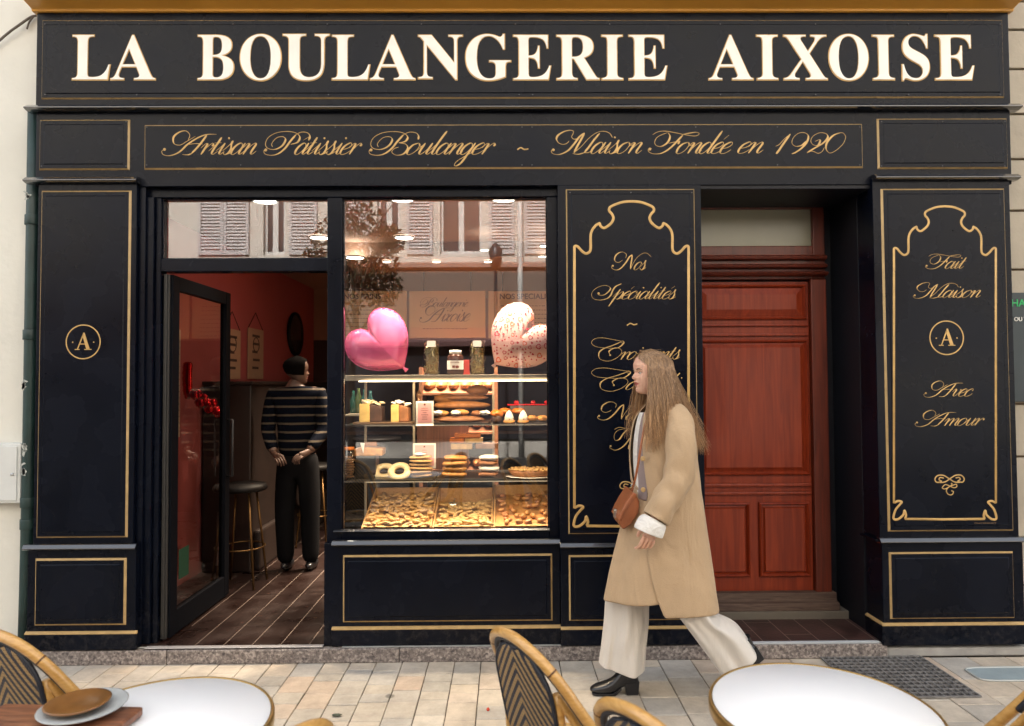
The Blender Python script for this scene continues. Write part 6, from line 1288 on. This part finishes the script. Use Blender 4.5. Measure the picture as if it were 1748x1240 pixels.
# trousers
sat = mat('cream_satin', (.62, .575, .515), .42, var=.05, vscale=4, bump=.08, bscale=12); sat.node_tree.nodes['Principled BSDF'].inputs['Sheen Weight'].default_value = .3; creases(sat, 4, .028, (2., 2., .5)); creases(shirtm, 14, .02, (1, 1, 1))
def leg(rows2, Y0, ph0, dep, name='trouser_leg'):
    sp_ = []; 
    for (a, ya1, b_, yb1) in rows2: sp_.append((P(a, ya1, Y0), P(b_, yb1, Y0)))
    A = cspl([q[0] for q in sp_], 5); B = cspl([q[1] for q in sp_], 5); rings = []; n = len(A)
    for i, (p, q) in enumerate(zip(A, B)):
        c_ = (p+q)/2; h = (q-p)/2; f_ = i/(n-1)
        rings.append([c_+h*cos(2*pi*k/40)*(1+.03*sin(6*2*pi*k/40+ph0+f_*2)*f_)+Vector((0, -dep*sin(2*pi*k/40)*(1+.26*sin(4*2*pi*k/40+ph0+f_*2.5)*(.3+.7*f_)+.10*sin(9*2*pi*k/40+ph0*3-f_*4)*f_+.10*mnoise.noise(Vector((k*.45, f_*5, ph0)))), -.012*sin(2*pi*k/40)*f_)) for k in range(40)])
    return obj(name, MB().loft(rings), sat, wo, solid=.004, sub=1)
leg([(1085, 900, 1172, 900), (1062, 950, 1142, 950), (1038, 1000, 1110, 1004), (1032, 1060, 1106, 1062), (1027, 1104, 1102, 1106), (1023, 1130, 1100, 1143)], YC+.10, .4, .095)
leg([(1095, 900, 1185, 900), (1110, 960, 1188, 955), (1135, 1020, 1200, 1006), (1166, 1062, 1221, 1046), (1200, 1108, 1258, 1066), (1232, 1152, 1288, 1108)], YC-.07, 2.1, .092)
# boots
leath = mat('black_leather', (.010, .010, .012), .28, bump=.08, bscale=60, coat=.2)
def boot(O, rot, sh=.20):
    """O: heel centre on the sole; foot points towards -x; rot pitches the toe down"""
    Rm = Matrix.Rotation(rot, 3, 'Y'); T = lambda v: Rm @ Vector(v)+O; rings = []
    for x, w, zb_, zt_ in ((.035, .012, .055, .075), (.025, .030, .050, .115), (.0, .034, .046, .15), (-.035, .035, .040, .155), (-.062, .036, .026, .125), (-.09, .038, .012, .085), (-.125, .042, .006, .066), (-.155, .044, .006, .056), (-.185, .038, .008, .048), (-.207, .025, .012, .038), (-.216, .008, .018, .028)):
        rings.append([T((x, w*sin(2*pi*k/24)*(1 if abs(sin(2*pi*k/24)) > 0 else 1), (zb_+zt_)/2+(zt_-zb_)/2*math.copysign(abs(cos(2*pi*k/24))**.8, cos(2*pi*k/24)))) for k in range(24)])
    t_ = obj('boot', MB().loft(rings, caps=True), leath, wo, sub=1)
    obj('boot_shaft', MB().loft([[T((cx_+rx*cos(2*pi*k/24), ry*sin(2*pi*k/24), z_)) for k in range(24)] for cx_, rx, ry, z_ in ((-.015, .050, .036, .085), (-.012, .052, .038, .12), (-.006, .050, .040, sh*.5+.06), (-.002, .050, .042, sh))]), leath, wo, solid=.004, sub=1)
    obj('boot_heel', MB().add([T(v) for v in ((-.030, -.026, .0), (.030, -.024, .0), (.030, .024, .0), (-.030, .026, .0), (-.040, -.032, .06), (.036, -.030, .07), (.036, .030, .07), (-.040, .032, .06))], [(0, 3, 2, 1), (4, 5, 6, 7), (0, 1, 5, 4), (1, 2, 6, 5), (2, 3, 7, 6), (3, 0, 4, 7)]), leath, wo, bev=.004)
    obj('boot_sole', MB().prism([(-.06, .0), (-.10, -.002), (-.18, .0), (-.21, .006), (-.214, .014), (-.18, .010), (-.10, .010), (-.05, .030)], -.036, .036), leath, wo, bev=.004).data.transform(Matrix.Identity(4)) if False else None
    m_ = MB().prism([(-.055, .030), (-.09, .0), (-.18, .0), (-.208, .008), (-.208, .014), (-.18, .012), (-.10, .012), (-.06, .045)], -.034, .034); m_.v = [tuple(T(v)) for v in m_.v]; obj('boot_sole', m_, leath, wo, bev=.003)
bq0 = G(1080, 1180); bq0.y = YC+.065; bq0.x = P(1080, 1178, YC+.065).x; boot(Vector((bq0.x+.005, YC+.12, .001)), 0)
boot(P(1296, 1122, YC-.07)+Vector((-.005, 0, -.02)), radians(-38), .13)
# ------------------------------------------------ shoulder bag
bagm = mat('tan_leather', (.30, .095, .035), .38, var=.2, vscale=9, bump=.1, coat=.15)
bg = thing('shoulder_bag', 'small tan leather bag hanging at the front of the walking woman', 'bag', P(1066, 868, YC)); pts = [(1077, 836), (1084, 850), (1083, 868), (1070, 888), (1057, 897), (1051, 888), (1050, 873), (1060, 853), (1070, 838)]
bw = [(P(a, b_, YC).x, P(a, b_, YC).z) for a, b_ in pts]; obj('bag_body', MB().prism(bw, YC-.12, YC+.09), bagm, bg, bev=.012)
fl = [(1073, 834), (1066, 846), (1054, 866), (1048, 880), (1052, 882), (1060, 866), (1070, 850), (1080, 838)]; obj('bag_flap', MB().prism([(P(a, b_, YC).x, P(a, b_, YC).z) for a, b_ in fl], YC-.125, YC+.095), bagm, bg, bev=.004)
obj('clasp', MB().box(P(1048, 876, YC).x-.004, P(1051, 876, YC).x, YC-.04, YC, P(1050, 882, YC).z, P(1050, 868, YC).z), mat('silver_clasp', (.6, .6, .58), .3, metal=.9), bg, bev=.002)
st_ = cspl([P(1079, 838, YC-.13), P(1086, 810, YC-.17), P(1092, 775, YC-.178), P(1097, 745, YC-.165), P(1104, 718, YC-.145), P(1118, 700, YC-.10)], 5)
obj('strap', MB().tube(st_, .0065, 8, flat=.5), bagm, bg); q = P(1080, 829, YC-.13); obj('strap_ring', MB().tube([(q.x+.009*cos(k*pi/6), q.y-.01, q.z+.009*sin(k*pi/6)) for k in range(12)], .002, 6, True), mat('silver_clasp'), bg)
# ------------------------------------------------ the person inside the shop, back turned
YM = 5.6; mo = thing('person', 'person with short dark hair in a striped navy jumper standing inside the shop', 'person', (P(510, 800, YM).x, YM, .093))
hd_ = P(507, 656, YM); Mh = Matrix.Rotation(radians(-150), 3, 'Z'); pe = Vector((hd_.x+.01, YM, .98)); nk2 = hd_+Vector((-.01, 0, .01))
shl, shr = Vector((hd_.x-.19, YM, hd_.z-.07)), Vector((hd_.x+.19, YM-.02, hd_.z-.07))
bm = MB(); v, f = skinned([([pe, pe+Vector((0, 0, .17)), pe+Vector((0, 0, .36)), Vector((hd_.x, YM, hd_.z-.08)), nk2+Vector((0, 0, -.02)), nk2+Vector((0, 0, .05))], [(.12, .08), (.13, .09), (.16, .10), (.15, .09), .058, .055]),
    ([shl, shl+Vector((-.04, -.02, -.30)), shl+Vector((.06, -.16, -.48))], [.055, .045, .035], 3), ([shr, shr+Vector((.05, -.03, -.30)), shr+Vector((-.03, -.2, -.46))], [.055, .045, .035], 3),
    ([pe+Vector((-.09, 0, -.06)), pe+Vector((-.10, -.02, -.44)), pe+Vector((-.10, .02, -.84))], [.09, .065, .045], 0), ([pe+Vector((.09, 0, -.06)), pe+Vector((.10, 0, -.44)), pe+Vector((.10, .03, -.84))], [.09, .065, .045], 0)], 2)
bm.smooth = True; bm.add(v, f); bm.smooth = False; head_into(bm, hd_, Mh); bm.mi = 0
hand_into(bm, shl+Vector((.06, -.16, -.48)), (.6, -.6, -.3), (0, -.5, .8), (1, 0, .3)); hand_into(bm, shr+Vector((-.03, -.2, -.46)), (-.6, -.6, -.3), (0, -.5, .8), (-1, 0, .3))
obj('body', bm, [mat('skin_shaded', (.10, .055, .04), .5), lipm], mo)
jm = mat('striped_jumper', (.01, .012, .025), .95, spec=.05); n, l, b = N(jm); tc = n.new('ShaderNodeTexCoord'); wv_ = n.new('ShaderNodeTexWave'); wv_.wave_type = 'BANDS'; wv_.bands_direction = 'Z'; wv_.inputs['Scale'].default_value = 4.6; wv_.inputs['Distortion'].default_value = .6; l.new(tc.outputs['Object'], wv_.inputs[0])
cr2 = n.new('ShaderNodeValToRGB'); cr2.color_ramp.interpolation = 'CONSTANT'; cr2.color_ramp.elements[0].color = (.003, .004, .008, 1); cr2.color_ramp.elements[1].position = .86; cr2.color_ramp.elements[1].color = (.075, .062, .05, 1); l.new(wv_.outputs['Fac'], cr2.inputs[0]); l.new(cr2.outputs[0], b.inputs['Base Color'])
m_ = MB(); v, f = skinned([([pe+Vector((0, 0, .0)), pe+Vector((0, 0, .17)), pe+Vector((0, 0, .36)), Vector((hd_.x, YM, hd_.z-.07)), nk2+Vector((0, 0, -.035))], [(.175, .135), (.168, .13), (.20, .14), (.175, .12), .07]),
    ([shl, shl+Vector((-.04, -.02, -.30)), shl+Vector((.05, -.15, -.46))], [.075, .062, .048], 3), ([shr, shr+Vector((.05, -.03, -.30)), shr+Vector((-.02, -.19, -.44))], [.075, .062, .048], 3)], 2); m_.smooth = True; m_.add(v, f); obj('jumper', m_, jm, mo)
m_ = MB(); v, f = skinned([([pe+Vector((0, 0, -.02)), pe+Vector((0, 0, .12))], [(.172, .132), (.165, .125)]), ([pe+Vector((-.09, 0, -.08)), pe+Vector((-.10, -.02, -.44)), pe+Vector((-.10, .02, -.84))], [.105, .082, .07], 0), ([pe+Vector((.09, 0, -.08)), pe+Vector((.10, 0, -.44)), pe+Vector((.10, .03, -.84))], [.105, .082, .07], 0)], 2); m_.smooth = True; m_.add(v, f); obj('trousers', m_, mat('dark_trousers', (.004, .004, .005), .9, spec=.1), mo)
m_ = MB(); rws = []
for i in range(14):
    z = .214-.15*i/13; rws.append([Mh @ headpt(z, (.5 if z > .17 else 1.15)+(2*pi-2*(.5 if z > .17 else 1.15))*k/36, 1.10)+hd_+Vector((0, 0, .006)) for k in range(37)])
m_.loft(rws, closed=False); m_.add([Mh @ headpt(.217, 0, 1.1)+hd_+Vector((0, 0, .008))]+rws[0], [(0, k+1, k+2) for k in range(36)]+[(0, 37, 1)]); obj('hair', m_, mat('dark_hair', (.004, .003, .003), .9, spec=.05, bump=.5, bscale=200), mo)
for s_ in (-1, 1): obj('shoe', MB().blob((pe.x+s_*.10, YM+.06, .135), (.045, .12, .042), 16, 10), leath, mo)
